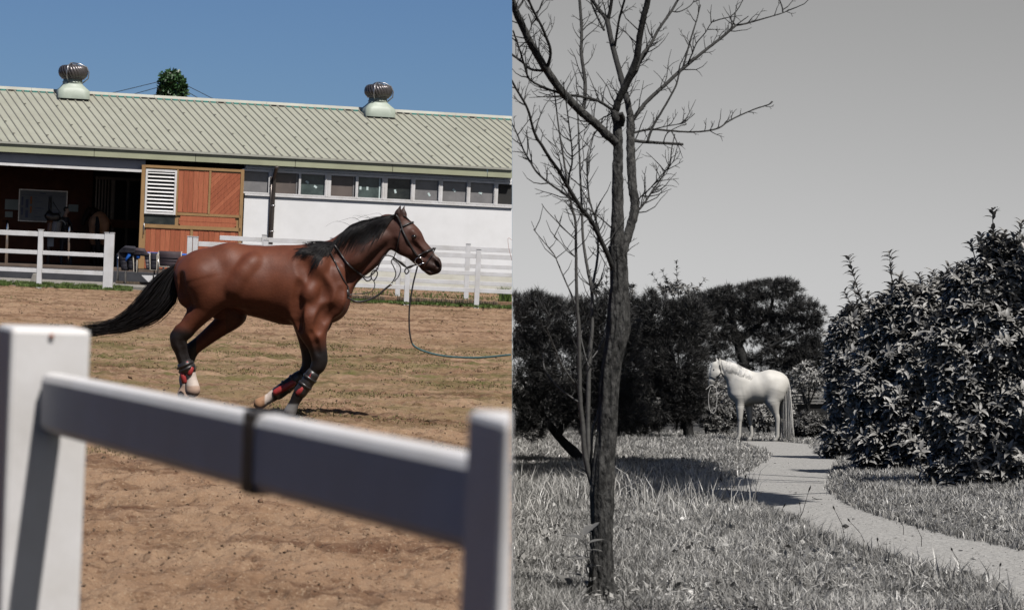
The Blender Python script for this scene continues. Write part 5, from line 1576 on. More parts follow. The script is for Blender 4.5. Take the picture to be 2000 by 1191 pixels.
# ragged blades leaning over both path edges
ed = []
for i in range(len(path_px)):
    (x1, y1), (x2, y2) = path_px[i], path_px[(i + 1) % len(path_px)]
    if min(y1, y2) < 868 or max(x1, x2) > 2010: continue
    m = int(math.hypot(x2 - x1, y2 - y1) * 14)
    t = RNG.random(m); ed.append(np.stack([x1 + (x2 - x1) * t + RNG.normal(0, 5, m) + 5 * np.sin(t * 19), y1 + (y2 - y1) * t + RNG.normal(0, 2.2, m) + 2 * np.sin(t * 31 + i)], -1))
ed = np.vstack(ed); d = HR * math.sqrt(1 + VR * VR) * FPX / (ed[:, 1] - 733); n = len(d)
blades('edge_grass', RP(ed[:, 0], d), RNG.uniform(0.03, 0.13, n), RNG.uniform(0.003, 0.006, n) * np.clip(d / 22, 0.9, 1.8), M['blade'], 0.95, clip='R', tone=RNG.uniform(0.35, 1.3, n))
m = 2600; px = RNG.uniform(1380, 2010, m); py = RNG.uniform(870, 1191, m); k = in_poly(px, py, path_px); px, py = px[k], py[k]; m = len(px)
d = HR * math.sqrt(1 + VR * VR) * FPX / (py - 733)
sz = RNG.gamma(1.3, 0.0022, m) + 0.002
scatter_mesh('path_grit', OCT_V, OCT_F, RP(px, d, 0.008), rand_rot(m), np.stack([sz, sz, sz * 0.6], -1), M['grit'], tone=RNG.uniform(0.5, 1.7, m))
m = 46; px = RNG.uniform(1400, 2000, m); py = RNG.uniform(872, 1185, m); k = in_poly(px, py, path_px); px, py = px[k], py[k]; m = len(px)
d = HR * math.sqrt(1 + VR * VR) * FPX / (py - 733)
scatter_mesh('leaf_litter', LEAF_V, LEAF_F, RP(px, d, 0.012), rot_z(RNG.uniform(0, 6.28, m)), RNG.uniform(0.03, 0.075, m), M['twig'], tone=RNG.uniform(0.6, 1.6, m))
# single seed stalks over the path edge
sg = MB()
for (bx, by, tx, ty, dd) in ((1548, 1040, 1579, 960, 26), (1560, 1020, 1562, 985, 25), (1650, 1050, 1630, 995, 24), (1765, 1045, 1755, 1010, 25), (1800, 1068, 1790, 1028, 24), (1875, 1118, 1860, 1075, 20), (1940, 1150, 1953, 1105, 18.5), (1715, 1100, 1714, 1056, 21), (1690, 1060, 1660, 1018, 23), (1500, 1040, 1530, 990, 24), (1440, 1000, 1455, 935, 27), (1432, 985, 1410, 940, 28)):
    a = GR(bx, by); dA = (a - CAM).dot(F_)
    e = P(tx, ty, dA - 0.1)
    sg.tube([a, (a + e) / 2 + R_ * 0.02, e], [0.003, 0.003, 0.002], 4)
    sg.tube([e, e + (e - a) * 0.08, e + (e - a) * 0.16], [0.004, 0.009, 0.002], 5)
obj('seed_stalks', sg, M['blade'], kind='stuff', clip='R')

# ----------------------------------------------------------------- bare tree
DT = 17.36
tb = GR(1176, 1168); DT = (tb - CAM).dot(F_)
tree = root('bare_tree', tb, 'tall leafless tree with rough bark standing in the grass on the left', 'tree')
placed = []                                             # (px, py, depth)
def limb(name, pts, r0, r1, slope, mt, parent, n=None, rough=0.0, sides=8, start=None, d0=None):
    """pts in photo pixels; slope = metres of depth gained per photo pixel of length"""
    pts = np.array(pts, float)
    if d0 is None:
        if placed:
            q = np.array(placed); d0 = q[np.argmin((q[:, 0] - pts[0, 0]) ** 2 + (q[:, 1] - pts[0, 1]) ** 2), 2]
        else: d0 = DT
    n = n or max(6, int(len(pts) * 5))
    c = catmull(pts, n)
    ln = np.concatenate([[0], np.cumsum(np.hypot(*np.diff(c, axis=0).T))])
    dep = d0 + slope * ln
    rr = (r0 + (r1 - r0) * (ln / ln[-1]) ** 0.8) * DT / FPX if not hasattr(r0, '__len__') else np.interp(np.linspace(0, 1, n), np.linspace(0, 1, len(r0)), r0) * DT / FPX
    w_ = [P(x_, y_, q) for (x_, y_), q in zip(c, dep)]
    if rough:
        rr = rr * (1 + rough * RNG.uniform(-1, 1, n))
        w_ = [q + RNG.normal(0, 0.05 * r_, 3) for q, r_ in zip(w_, rr)]
    mb = MB(); mb.tube(w_, list(rr), sides)
    placed.extend([(x_, y_, q) for (x_, y_), q in zip(c, dep)])
    o = obj(name, mb, mt, parent, clip='R')
    return c, dep, o
# trunk with its flare; bark ridges are real relief
trunk_pts = [(1176, 1185, 35), (1176, 1165, 31), (1175, 1140, 24), (1175, 1110, 22), (1176, 1050, 21.5), (1177, 985, 22), (1177, 945, 22.5), (1179, 900, 20.5), (1184, 860, 18.5), (1188, 790, 18), (1194, 720, 18.5), (1203, 670, 20.5), (1207, 640, 21), (1208, 600, 19.5), (1209, 560, 17.5), (1208, 520, 17), (1207, 480, 17)]
c = catmull(np.array(trunk_pts, float), 170)
mb = MB(); ns = 56; vs = []; fs = []
crease = RNG.random((400, 64))
for i, (x_, y_, r_) in enumerate(c):
    ce = P(x_, y_, DT); r = r_ * DT / FPX
    for k in range(ns):
        th = 2 * math.pi * k / ns
        zz = (1200 - y_) * DT / FPX
        ridge = 1.9 * vnoise(np.array([th * 4.4 + 50 + 0.5 * math.sin(zz * 5)]), np.array([zz * 5.2 + 20]), 81)[0] + 0.6 * vnoise(np.array([th * 10 + 30]), np.array([zz * 13 + 90]), 82)[0]
        rr = r * (1 + 0.17 * ridge + 0.10 * vnoise(np.array([math.cos(th) + 20]), np.array([zz * 1.5 + math.sin(th) + 30]), 83)[0] + (0.16 * max(0, math.cos(th * 5)) if y_ > 1140 else 0))
        vs.append(ce + rr * (math.cos(th) * R_ + math.sin(th) * F_))
for i in range(len(c) - 1):
    for k in range(ns):
        fs.append((i * ns + k, (i + 1) * ns + k, (i + 1) * ns + (k + 1) % ns, i * ns + (k + 1) % ns))
mb.add(vs, fs, True); obj('trunk', mb, M['bark'], tree)
placed.extend([(x_, y_, DT) for x_, y_, _ in c])
LB = []
def br_(pts, r0, r1, slope, rough=0.05, twigs=1.0, mt=None, sides=9):
    mt = mt or ('bark' if r0 > 8 else 'limbbark')
    c, dep, o = limb('branch', pts, r0, r1, slope, M[mt], tree, rough=rough, sides=sides)
    LB.append((c, dep, r0, r1, twigs)); return o
br_([(1206, 500), (1206, 440), (1206, 380), (1206, 320), (1207, 285), (1206, 255), (1201, 214)], 15, 8.5, 0.0, 0.07, 0.2)
br_([(1214, 500), (1223, 469), (1236, 428), (1240, 400), (1236, 365), (1233, 330), (1232, 290), (1232, 255), (1231, 228)], 10, 8.5, 0.0012, 0.06, 0.3)
br_([(1207, 280), (1190, 268), (1161, 240), (1137, 220), (1099, 181), (1066, 135), (1041, 93), (1022, 55), (1005, 16), (995, -20)], 9, 6.5, -0.0016, 0.05)
br_([(1201, 220), (1210, 192), (1220, 170), (1242, 118), (1250, 69), (1258, 30), (1264, 8), (1272, -40)], 7.5, 5.5, -0.001, 0.05)
br_([(1231, 228), (1226, 200), (1220, 179), (1212, 148), (1198, 96), (1187, 47), (1187, 38)], 7, 5, 0.0016, 0.05)
br_([(1187, 40), (1172, 22), (1157, 0), (1145, -30)], 4, 3, 0.001)
br_([(1187, 40), (1192, 18), (1195, -5), (1197, -30)], 4, 3, -0.001)
br_([(1201, 91), (1209, 41), (1220, 0), (1224, -20)], 2.6, 2, -0.002)
br_([(1180, 60), (1165, 30), (1155, 5), (1150, -20)], 2.4, 1.6, 0.002)
br_([(1232, 240), (1240, 228), (1264, 198), (1300, 165), (1333, 135), (1377, 99), (1410, 73), (1437, 50)], 4.6, 2.6, 0.0022, 0.04)
br_([(1437, 50), (1455, 47), (1480, 40), (1505, 33), (1531, 25), (1541, 19)], 2.2, 1.0, 0.001, 0.05, 0.6)
br_([(1437, 50), (1430, 42), (1426, 34), (1434, 27), (1440, 20), (1445, 12), (1453, -4)], 1.5, 0.9, 0.001, 0.05, 0.5)
br_([(1437, 50), (1448, 42), (1462, 32)], 1.4, 0.8, -0.001, 0.05, 0)
br_([(1529, 24), (1527, 12), (1521, -3)], 1.8, 1.2, 0.001, 0.05, 0.5)
br_([(1333, 135), (1338, 118), (1348, 80), (1355, 58), (1362, 35), (1368, 10)], 2.2, 1.2, 0.002, 0.05, 0.6)
br_([(1343, 125), (1352, 105), (1361, 84), (1377, 65), (1386, 50), (1395, 38)], 1.6, 0.8, -0.002, 0.05, 1)
br_([(1264, 278), (1272, 255), (1280, 238), (1293, 217), (1319, 170), (1326, 146), (1333, 135)], 2.8, 1.6, 0.0008, 0.04, 0.6)
br_([(1242, 140), (1248, 120), (1258, 102), (1270, 88), (1285, 60), (1300, 38), (1311, 22), (1327, -4)], 3.8, 2.4, 0.003, 0.05)
br_([(1311, 22), (1322, 24), (1335, 20), (1350, 10), (1358, -4)], 1.3, 0.8, 0.001, 0.03, 0.4)
br_([(1222, 178), (1230, 160), (1243, 140), (1250, 122), (1262, 104), (1268, 90)], 3.2, 2.6, -0.002, 0.05)
br_([(1232, 262), (1252, 256), (1275, 253), (1312, 256), (1349, 258), (1380, 256), (1404, 250), (1420, 239), (1440, 228), (1475, 213), (1500, 205), (1509, 199)], 2.4, 1.2, 0.0018, 0.03, 0.7)
br_([(1232, 274), (1245, 276), (1264, 278), (1300, 280), (1334, 282)], 3.6, 2.6, 0.001, 0.04, 0.3)
br_([(1272, 254), (1300, 247), (1327, 242), (1345, 232), (1357, 222)], 1.3, 0.7, -0.002, 0.03, 0.8)
br_([(1296, 278), (1302, 262), (1320, 250), (1341, 242)], 1.2, 0.7, -0.002, 0.03, 0.4)
br_([(1240, 418), (1256, 400), (1269, 381), (1277, 368), (1285, 358), (1298, 338), (1308, 320), (1312, 290), (1318, 262)], 2.4, 1.0, 0.0025, 0.04, 1.2)
br_([(1243, 396), (1252, 384), (1268, 370), (1280, 356), (1292, 342), (1306, 328), (1317, 312)], 1.6, 0.7, -0.002, 0.04, 1.0)
br_([(1201, 536), (1190, 505), (1178, 479), (1161, 442), (1148, 422), (1134, 405), (1107, 361), (1092, 335), (1077, 314), (1058, 284), (1044, 260), (1030, 212), (1005, 168), (990, 140)], 5.5, 1.8, -0.0018, 0.04, 1.3)
br_([(1131, 400), (1105, 380), (1077, 361), (1050, 338), (1035, 315), (1023, 294), (1010, 262), (999, 240)], 2.6, 1.4, 0.002, 0.04, 1.2)
br_([(1110, 365), (1112, 340), (1117, 320), (1117, 290), (1112, 250), (1107, 210), (1100, 160)], 2.0, 1.0, -0.002, 0.03, 1.2)
br_([(1137, 220), (1142, 195), (1142, 154), (1135, 104), (1136, 75), (1135, 41), (1131, -10)], 4.0, 2.8, 0.002, 0.05, 1.3)
br_([(1066, 136), (1074, 115), (1074, 93), (1066, 72), (1058, 52), (1044, 26), (1030, -5)], 3.2, 2.2, -0.002, 0.05, 1.2)
br_([(1067, 138), (1055, 138), (1036, 135), (1018, 120), (1000, 107), (985, 95)], 2.8, 2.2, 0.002, 0.05)
br_([(1196, 215), (1180, 204), (1165, 196), (1148, 192), (1130, 188), (1110, 186), (1080, 178), (1049, 165), (1038, 158), (1030, 148), (1022, 120), (1012, 90), (1002, 60)], 3.0, 1.6, -0.002, 0.04, 1.2)
br_([(1110, 187), (1090, 190), (1070, 186), (1052, 180)], 1.5, 0.8, 0.001, 0.03, 0.5)
br_([(1198, 218), (1188, 226), (1178, 230), (1172, 240), (1150, 222), (1135, 208)], 1.6, 0.9, 0.003, 0.03, 0.6)
br_([(1176, 478), (1166, 438), (1152, 395), (1147, 350), (1152, 300), (1161, 258)], 1.8, 0.8, 0.002, 0.03, 1.0)
br_([(1195, 446), (1182, 434), (1165, 420), (1148, 408)], 1.5, 0.9, -0.003, 0.03, 0.5)
br_([(1040, 92), (1030, 75), (1038, 50), (1032, 28)], 1.8, 1.0, 0.002, 0.03, 0.8)
br_([(1008, 22), (1020, 5), (1028, -12)], 2.4, 1.8, 0.002, 0.03, 0.8)
br_([(1213, 245), (1216, 232), (1212, 222)], 6, 5, -0.003, 0.12, 0, sides=12)
tw = MB()
for (c, dep, r0, r1, q) in LB:
    ln = np.hypot(*np.diff(c, axis=0).T).sum()
    for _ in range(int(ln / 10.5 * q)):
        i = random.randrange(1, len(c) - 1)
        tx = c[i + 1] - c[i - 1]; a = math.atan2(tx[1], tx[0]) + random.choice([-1, 1]) * random.uniform(0.4, 1.1)
        L_ = random.uniform(8, 40) if random.random() < 0.75 else random.uniform(40, 80)
        e = c[i]; pts = [P(e[0], e[1], dep[i])]; dd = dep[i]; sl_ = random.uniform(-0.004, 0.004); x_, y_ = e
        aa = a; m = 4
        for k in range(m):
            aa += random.uniform(-0.28, 0.28) + (-0.18 if math.sin(aa) > -0.7 and math.cos(aa) > 0 else 0.18 if math.sin(aa) > -0.7 else 0)
            x_ += L_ / m * math.cos(aa); y_ += L_ / m * math.sin(aa); dd += sl_ * L_ / m
            pts.append(P(x_, y_, dd))
            if k in (1, 2) and random.random() < 0.5:
                bb = aa + random.choice([-1, 1]) * 0.7; l2 = L_ * random.uniform(0.15, 0.4)
                tw.tube([pts[-1], P(x_ + l2 * 0.5 * math.cos(bb), y_ + l2 * 0.5 * math.sin(bb), dd), P(x_ + l2 * math.cos(bb + 0.15), y_ + l2 * math.sin(bb + 0.15), dd + sl_)], [0.0022, 0.0018, 0.0012], 4, caps=False)
        rb = min(0.7 + L_ * 0.012, 1.4) * DT / FPX
        tw.tube(pts, [rb, rb * 0.8, rb * 0.65, rb * 0.5, rb * 0.35], 4, caps=False)
obj('twigs', tw, M['twig'], tree, clip='R', kind='stuff')

# slim shoots at its foot
DS = DT + 0.03
SS = []
def shoot(pts, r0, r1, slope, d0=DS):
    c, dep, o = limb('sucker_shoot', pts, r0, r1, slope, M['stem'], tree, rough=0.02, sides=8, d0=d0); SS.append((c, dep))
shoot([(1166, 965), (1152, 930), (1142, 885), (1138, 830), (1133, 772), (1131, 651), (1127, 591), (1125, 500), (1124, 435), (1116, 401), (1109, 361), (1101, 311), (1090, 240), (1082, 170)], 5.8, 1.2, -0.0003)
shoot([(1168, 975), (1155, 930), (1149, 860), (1151, 712), (1157, 636), (1156, 570), (1148, 529), (1139, 469), (1136, 401), (1133, 334), (1129, 234), (1126, 180)], 6.0, 1.2, 0.0003)
shoot([(1156, 572), (1161, 540), (1165, 518), (1168, 485), (1165, 435), (1151, 388), (1146, 318), (1152, 285), (1161, 257)], 3.0, 1.0, 0.001, DS + 0.1)
shoot([(1168, 960), (1156, 925), (1156, 860), (1160, 830), (1168, 805), (1174, 770)], 4.0, 1.4, 0.0006)
shoot([(1132, 766), (1120, 745), (1100, 718), (1090, 695), (1079, 669), (1072, 650), (1068, 636), (1076, 612)], 1.9, 1.0, -0.002)
shoot([(1132, 786), (1112, 773), (1091, 757), (1075, 738), (1063, 718), (1061, 690)], 1.8, 0.9, 0.002)
shoot([(1127, 600), (1112, 566), (1101, 541), (1090, 515), (1081, 495), (1060, 470), (1042, 448)], 2.0, 0.8, 0.001)
shoot([(1128, 505), (1108, 490), (1096, 475), (1082, 463)], 1.2, 0.7, 0.002)
shoot([(1126, 470), (1110, 455), (1095, 440), (1068, 412), (1058, 398)], 1.4, 0.7, -0.002)
shoot([(1158, 566), (1170, 555), (1177, 535), (1182, 512)], 1.3, 0.8, 0.002)
shoot([(1156, 700), (1170, 680), (1180, 655), (1186, 625)], 1.4, 0.8, 0.002)
shoot([(1150, 715), (1142, 690), (1135, 655), (1140, 640)], 1.2, 0.8, 0.002)
shoot([(1110, 362), (1098, 330), (1090, 300), (1080, 262), (1084, 225)], 1.1, 0.6, 0.002)
shoot([(1133, 340), (1140, 310), (1138, 280), (1146, 240)], 1.0, 0.6, 0.002)
tw = MB()
for c, dep in SS:
    for _ in range(int(len(c) / 4.2)):
        i = random.randrange(2, len(c)); a = -math.pi / 2 + random.choice([-1, 1]) * random.uniform(0.3, 0.8); L_ = random.uniform(14, 60)
        x_, y_ = c[i]; e = (x_ + L_ * math.cos(a), y_ + L_ * math.sin(a)); m_ = (x_ + L_ * 0.5 * math.cos(a) * 1.25, y_ + L_ * 0.5 * math.sin(a) * 0.9)
        dd = random.uniform(-0.1, 0.1)
        tw.tube([P(x_, y_, dep[i]), P(*m_, dep[i] + dd / 2), P(*e, dep[i] + dd)], [0.0034, 0.0026, 0.0016], 4, caps=False)
obj('shoot_twigs', tw, M['twig'], tree, clip='R', kind='stuff')

# broad leaved weed at the trunk foot
wr = root('broad_leaf_weed', GR(1150, 1150), 'broad leaved weed growing against the foot of the bare tree', 'weed')
BL_V = []; BL_F = []
for j in range(7):
    t = j / 6; wdt = 0.36 * math.sin(math.pi * min(1, t * 0.92 + 0.08)) ** 0.7
    for q in (-1, 0, 1):
        BL_V.append((t, q * wdt, -0.25 * t * t + (0.07 if q else 0.0)))
for j in range(6):
    for q in range(2):
        a = j * 3 + q; BL_F.append((a, a + 1, a + 4, a + 3))
for i, (x_, y_, L_, ang, tl) in enumerate(((1130, 1050, 0.15, 2.3, 0.3), (1136, 1040, 0.11, 1.2, 0.7), (1146, 1056, 0.10, 0.5, 0.4), (1140, 1072, 0.11, -0.6, 0.2), (1146, 1085, 0.11, -2.5, 0.1), (1108, 1140, 0.14, 2.2, 0.7),
               (1092, 1166, 0.13, 3.3, 0.2), (1104, 1168, 0.13, -0.8, 0.1), (1128, 1120, 0.10, 2.6, 0.3), (1140, 1104, 0.10, 0.3, 0.3), (1132, 1084, 0.10, 2.9, 0.2), (1148, 1030, 0.08, 0.8, 0.9), (1124, 1150, 0.11, 2.8, 0.4), (1138, 1136, 0.10, 1.0, 0.5))):
    dd = DT - 0.25 + random.uniform(-0.15, 0.1)
    dv = math.cos(ang) * R_ + math.sin(ang) * F_ * 0.6 + tl * ZZ; dv /= np.linalg.norm(dv)
    sv = np.cross(ZZ, dv); sv /= np.linalg.norm(sv); nv = np.cross(dv, sv)
    c0 = P(x_ + 6, y_ + 4, dd)
    mb = MB(); mb.add([c0 + L_ * (a * dv + b * sv + c_ * nv) for a, b, c_ in BL_V], BL_F, True)
    obj('leaf', mb, M['leaf3'], wr)
    g0 = P(1150 + random.uniform(-8, 4), 1168, dd)
    mb = MB(); mb.tube([g0, (g0 + c0) / 2 + R_ * 0.02, c0], [0.004, 0.003, 0.002], 5); obj('stalk', mb, M['blade'], wr)

# ----------------------------------------------------------------- pines
def tufts(name, pos, axis, K, L_, wd, mt, parent, spread=0.9, clip='R'):
    n = len(pos)
    v = RNG.normal(size=(n, K, 3)); v /= np.linalg.norm(v, axis=2)[..., None]
    dv = axis[:, None, :] + spread * v; dv /= np.linalg.norm(dv, axis=2)[..., None]
    ln = L_ * RNG.uniform(0.6, 1.15, (n, K, 1))
    sd_ = np.cross(dv, RNG.normal(size=(n, K, 3))); sd_ /= np.linalg.norm(sd_, axis=2)[..., None]
    b = pos[:, None, :] + RNG.normal(0, L_ * 0.16, (n, K, 3))
    t = np.stack([b - sd_ * wd, b + sd_ * wd, b + dv * ln], 2).reshape(-1, 3)
    f = np.arange(len(t)).reshape(-1, 3)
    tn = np.repeat(RNG.uniform(0.55, 1.5, n), K * 3)
    if clip:
        sg_ = (t - CAM).dot(R_); f = f[~(sg_ < 0)[f].any(1)]
    t = t - wloc(parent)
    me = mesh_np(name, t, f, False, {'tone': np.repeat(tn[:, None], 3, 1)}); me.materials.append(mt)
    o = bpy.data.objects.new(name, me); COL.objects.link(o); o.parent = parent; o['kind'] = 'stuff'
    return o
def in_blob(blobs, D, n, shell=0.35, deep=0.9):
    """points near the skin of ellipsoids given in photo pixels, at depth D; returns points and outward directions"""
    ar = np.array([b[2] * b[3] for b in blobs], float); cnt = RNG.multinomial(n, ar / ar.sum())
    pos = []; nor = []
    for b, m in zip(blobs, cnt):
        q = RNG.normal(size=(m, 3)); q /= np.linalg.norm(q, axis=1)[:, None]
        r = (RNG.uniform(shell, 1, m)) ** 0.5 * (1 + 0.3 * vnoise(q[:, 0] * 3 + b[0], q[:, 1] * 3 + q[:, 2] * 3 + b[1] + 9, 91))
        s_ = D / FPX; rd_ = b[4] if len(b) > 4 else min(b[2], b[3] * 1.6) * deep
        p = np.stack([b[0] + q[:, 0] * r * b[2], q[:, 1] * r * rd_, b[1] - q[:, 2] * r * b[3]], -1)
        dof = b[5] if len(b) > 5 else 0.0
        w_ = CAM + (D + dof) * F_ + ((p[:, 0:1] - 1000) * s_) * R_ + ((595.5 - p[:, 2:3]) * s_) * U_ + (p[:, 1:2] * s_) * F_
        pos.append(w_); nor.append(q[:, 0:1] * R_ + q[:, 2:3] * U_ + q[:, 1:2] * F_)
    return np.vstack(pos), np.vstack(nor)
def pine(name, base_px, D, label, blobs, limbs, n, K, L_, wd, mt):
    b = RP(np.array(base_px), np.array(D))
    rt = root(name, b, label, 'pine tree')
    for i, (pts, r0, r1, sl_) in enumerate(limbs):
        c = catmull(np.array(pts, float), max(6, len(pts) * 4)); ln = np.concatenate([[0], np.cumsum(np.hypot(*np.diff(c, axis=0).T))])
        mb = MB(); mb.tube([P(x_, y_, D + sl_ * q) for (x_, y_), q in zip(c, ln)], list(np.linspace(r0, r1, len(c)) * D / FPX * (1 + 0.08 * RNG.uniform(-1, 1, len(c)))), 9)
        obj('trunk' if i == 0 else 'limb', mb, M['pinebark'], rt, clip='R')
    p, q = in_blob(blobs, D, n)
    ax_ = q * 0.8 + np.array([0, 0, 0.55]); ax_ /= np.linalg.norm(ax_, axis=1)[:, None]
    tufts('needles', p, ax_, K, L_, wd, mt, rt)
    return rt
pine('leaning_pine', 1142, 43.4, 'dark leaning pine with needles down to the grass at the left edge of the garden',
     [(1005, 640, 60, 62), (1060, 628, 60, 52), (1120, 636, 66, 56), (1185, 640, 60, 58), (1030, 720, 70, 70), (1110, 715, 85, 75), (1190, 725, 70, 75), (1010, 800, 50, 45), (1075, 795, 70, 42), (1150, 800, 70, 48), (1215, 805, 45, 40), (1050, 592, 26, 24), (1012, 596, 22, 24), (1085, 598, 18, 16), (1135, 602, 24, 20), (1195, 590, 24, 24), (1030, 838, 40, 20)],
     [([(1143, 915), (1128, 890), (1100, 862), (1075, 832), (1055, 800), (1045, 770)], 12, 4, 0.004), ([(1090, 850), (1120, 800), (1160, 740), (1180, 660)], 7, 3, 0.004), ([(1060, 800), (1030, 760), (1010, 720)], 5, 2, 0.004)],
     6800, 15, 0.13, 0.0045, M['needle'])
pine('bushy_pine', 1343, 60.5, 'dense dark pine standing directly left of the white horse head',
     [(1240, 640, 45, 58), (1285, 625, 52, 46), (1340, 630, 48, 52), (1255, 715, 60, 70), (1320, 705, 66, 76), (1350, 760, 38, 50), (1280, 785, 66, 52), (1225, 790, 40, 48), (1330, 800, 40, 32), (1250, 830, 46, 22), (1272, 588, 17, 22), (1310, 600, 20, 16), (1352, 592, 20, 18), (1232, 600, 18, 22)],
     [([(1346, 858), (1342, 830), (1334, 800), (1320, 740), (1305, 660)], 12, 5, 0.0), ([(1335, 800), (1300, 776), (1262, 762), (1240, 730)], 6, 2.5, -0.003), ([(1322, 745), (1345, 700), (1352, 650)], 5, 2, 0.003)],
     6800, 15, 0.15, 0.006, M['needle'])
pine('spreading_pine', 1462, 75.0, 'spreading flat topped pine behind the white horse',
     [(1500, 566, 62, 18), (1530, 556, 34, 11), (1545, 562, 16, 7), (1441, 578, 52, 22), (1406, 585, 40, 24), (1512, 594, 80, 24), (1570, 608, 44, 18), (1420, 607, 60, 20), (1372, 606, 44, 34), (1585, 628, 26, 12), (1552, 634, 52, 15), (1500, 628, 60, 15), (1385, 640, 45, 25), (1578, 652, 36, 14), (1545, 672, 56, 20), (1520, 696, 64, 20), (1572, 700, 44, 30), (1490, 712, 60, 12), (1405, 690, 46, 16), (1370, 670, 40, 30), (1440, 640, 30, 12), (1478, 618, 48, 14), (1470, 660, 44, 13), (1425, 662, 36, 14), (1500, 652, 40, 12), (1560, 735, 46, 24), (1590, 690, 30, 30)],
     [([(1464, 845), (1460, 780), (1455, 715), (1443, 678), (1434, 650), (1429, 612), (1435, 585)], 13, 5, 0), ([(1443, 676), (1454, 656), (1475, 640), (1500, 615), (1510, 585)], 7, 2.5, 0.004), ([(1458, 706), (1482, 694), (1508, 676), (1540, 660), (1570, 645)], 5, 2, -0.004), ([(1440, 668), (1415, 655), (1390, 650)], 4, 2, 0.004), ([(1430, 630), (1410, 610), (1395, 595)], 4, 2, -0.003), ([(1500, 680), (1520, 700), (1545, 712)], 3, 1.5, 0.003)],
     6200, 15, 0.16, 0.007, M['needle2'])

# ----------------------------------------------------------------- leafy shrubs
def frames_from(axis, n):
    r = RNG.normal(size=(n, 3)); sdv = np.cross(axis, r); sdv /= np.linalg.norm(sdv, axis=1)[:, None]
    nv = np.cross(axis, sdv)
    return np.stack([axis, sdv, nv], -1)
def shrub(name, base_px, D, label, blobs, n_ros, per, size, mt, n_parts=0, shoots=(), group=None, stems=5, cat='shrub', shell=0.45, tonev=(0.6, 1.4), clipt=None):
    b = RP(np.array(float(base_px)), np.array(D)); rt = root(name, b, label, cat, group)
    p, q = in_blob(blobs, D, n_ros, shell)
    gz = GRz(p[:, 0], p[:, 1]); k = p[:, 2] > gz + 0.03; p, q = p[k], q[k]
    ax_ = q * 0.7 + np.array([0, 0, 0.75]) + RNG.normal(0, 0.25, q.shape); ax_ /= np.linalg.norm(ax_, axis=1)[:, None]
    ps = [p]; axs = [ax_]
    sm = MB()
    for (x0, y0, x1, y1) in shoots:
        dd = D + random.uniform(-0.2, 0.2)
        A = P(x0, y0, dd); E = P(x1, y1, dd); bow = R_ * random.uniform(-0.03, 0.03)
        sm.tube([A, (A + E) / 2 + bow, E], [0.011, 0.009, 0.004], 5)
        m = max(3, int(np.linalg.norm(E - A) / (size * 1.05)))
        for t in np.linspace(0.0, 1, m):
            ps.append((A + (E - A) * t + bow * math.sin(t * 3.14))[None]); v = (E - A) / np.linalg.norm(E - A); axs.append(v[None])
    pos0 = np.vstack(ps); ax0 = np.vstack(axs); m = len(pos0)
    fr = frames_from(ax0, m)
    th = RNG.uniform(0, 2 * math.pi, (m, 1)) + np.arange(per)[None] * 2.4
    op = RNG.uniform(0.6, 1.35, (m, per))
    dirs = (np.cos(op)[..., None] * fr[:, None, :, 0] + np.sin(op)[..., None] * (np.cos(th)[..., None] * fr[:, None, :, 1] + np.sin(th)[..., None] * fr[:, None, :, 2]))
    up = fr[:, None, :, 0] + 0 * dirs
    sdv = np.cross(up, dirs); sdv /= (np.linalg.norm(sdv, axis=2)[..., None] + 1e-9); nv = np.cross(dirs, sdv)
    Rm = np.stack([dirs, sdv, nv], -1).reshape(-1, 3, 3)
    pp = (pos0[:, None, :] - ax0[:, None, :] * (np.arange(per)[None, :, None] * size * 0.10)).reshape(-1, 3)
    sc = size * RNG.uniform(0.7, 1.2, len(pp))
    tn = np.repeat(RNG.uniform(*tonev, m), per) * RNG.uniform(0.85, 1.15, len(pp))
    sel = np.zeros(len(pp), bool)
    if n_parts:
        dep = (pp - CAM).dot(F_); pxx = 1000 + FPX * (pp - CAM).dot(R_) / dep
        sc_dep = np.where((pxx < 1995) & (pxx > 1003), dep + RNG.uniform(0, 0.5, len(pp)), 1e9); sel[np.argsort(sc_dep)[:n_parts]] = True
        lm = mesh_np('leaf', LONG_V, LONG_F, False, {'tone': np.ones((len(LONG_V), 3))}); lm.materials.append(mt)
        for i in np.where(sel)[0]:
            mm = np.eye(4); mm[:3, :3] = Rm[i] * sc[i]; mm[:3, 3] = pp[i] - b
            link_copy('leaf', lm, None, rt, Matrix(mm.tolist()))
    scatter_mesh('foliage', LONG_V, LONG_F, pp[~sel], Rm[~sel], sc[~sel], mt, rt, tone=tn[~sel], clip='R')
    for i in range(stems):
        t = blobs[i % len(blobs)]
        e = P(t[0], t[1], D); A = b + R_ * random.uniform(-0.3, 0.3) + F_ * random.uniform(-0.2, 0.2)
        sm.tube([A - ZZ * 0.05, (A + e) / 2 + R_ * random.uniform(-0.1, 0.1), e], [0.035, 0.025, 0.012], 6)
    obj('stems', sm, M['twig'], rt, clip='R', kind='stuff')
    return rt
GS = None
shrub('laurel_shrub', 1690, 46.0, 'glossy leaved shrub with one tall slanting shoot right beside the white horse',
      [(1668, 640, 42, 46), (1712, 625, 40, 46), (1680, 872, 80, 28), (1645, 845, 40, 30), (1690, 690, 66, 60), (1650, 715, 42, 60), (1672, 780, 60, 62), (1705, 830, 60, 40), (1640, 670, 26, 36)], 1400, 10, 0.165, M['leaf'], 160,
      shoots=[(1700, 640, 1657, 503), (1690, 650, 1668, 560), (1680, 640, 1650, 570), (1705, 640, 1695, 575)])
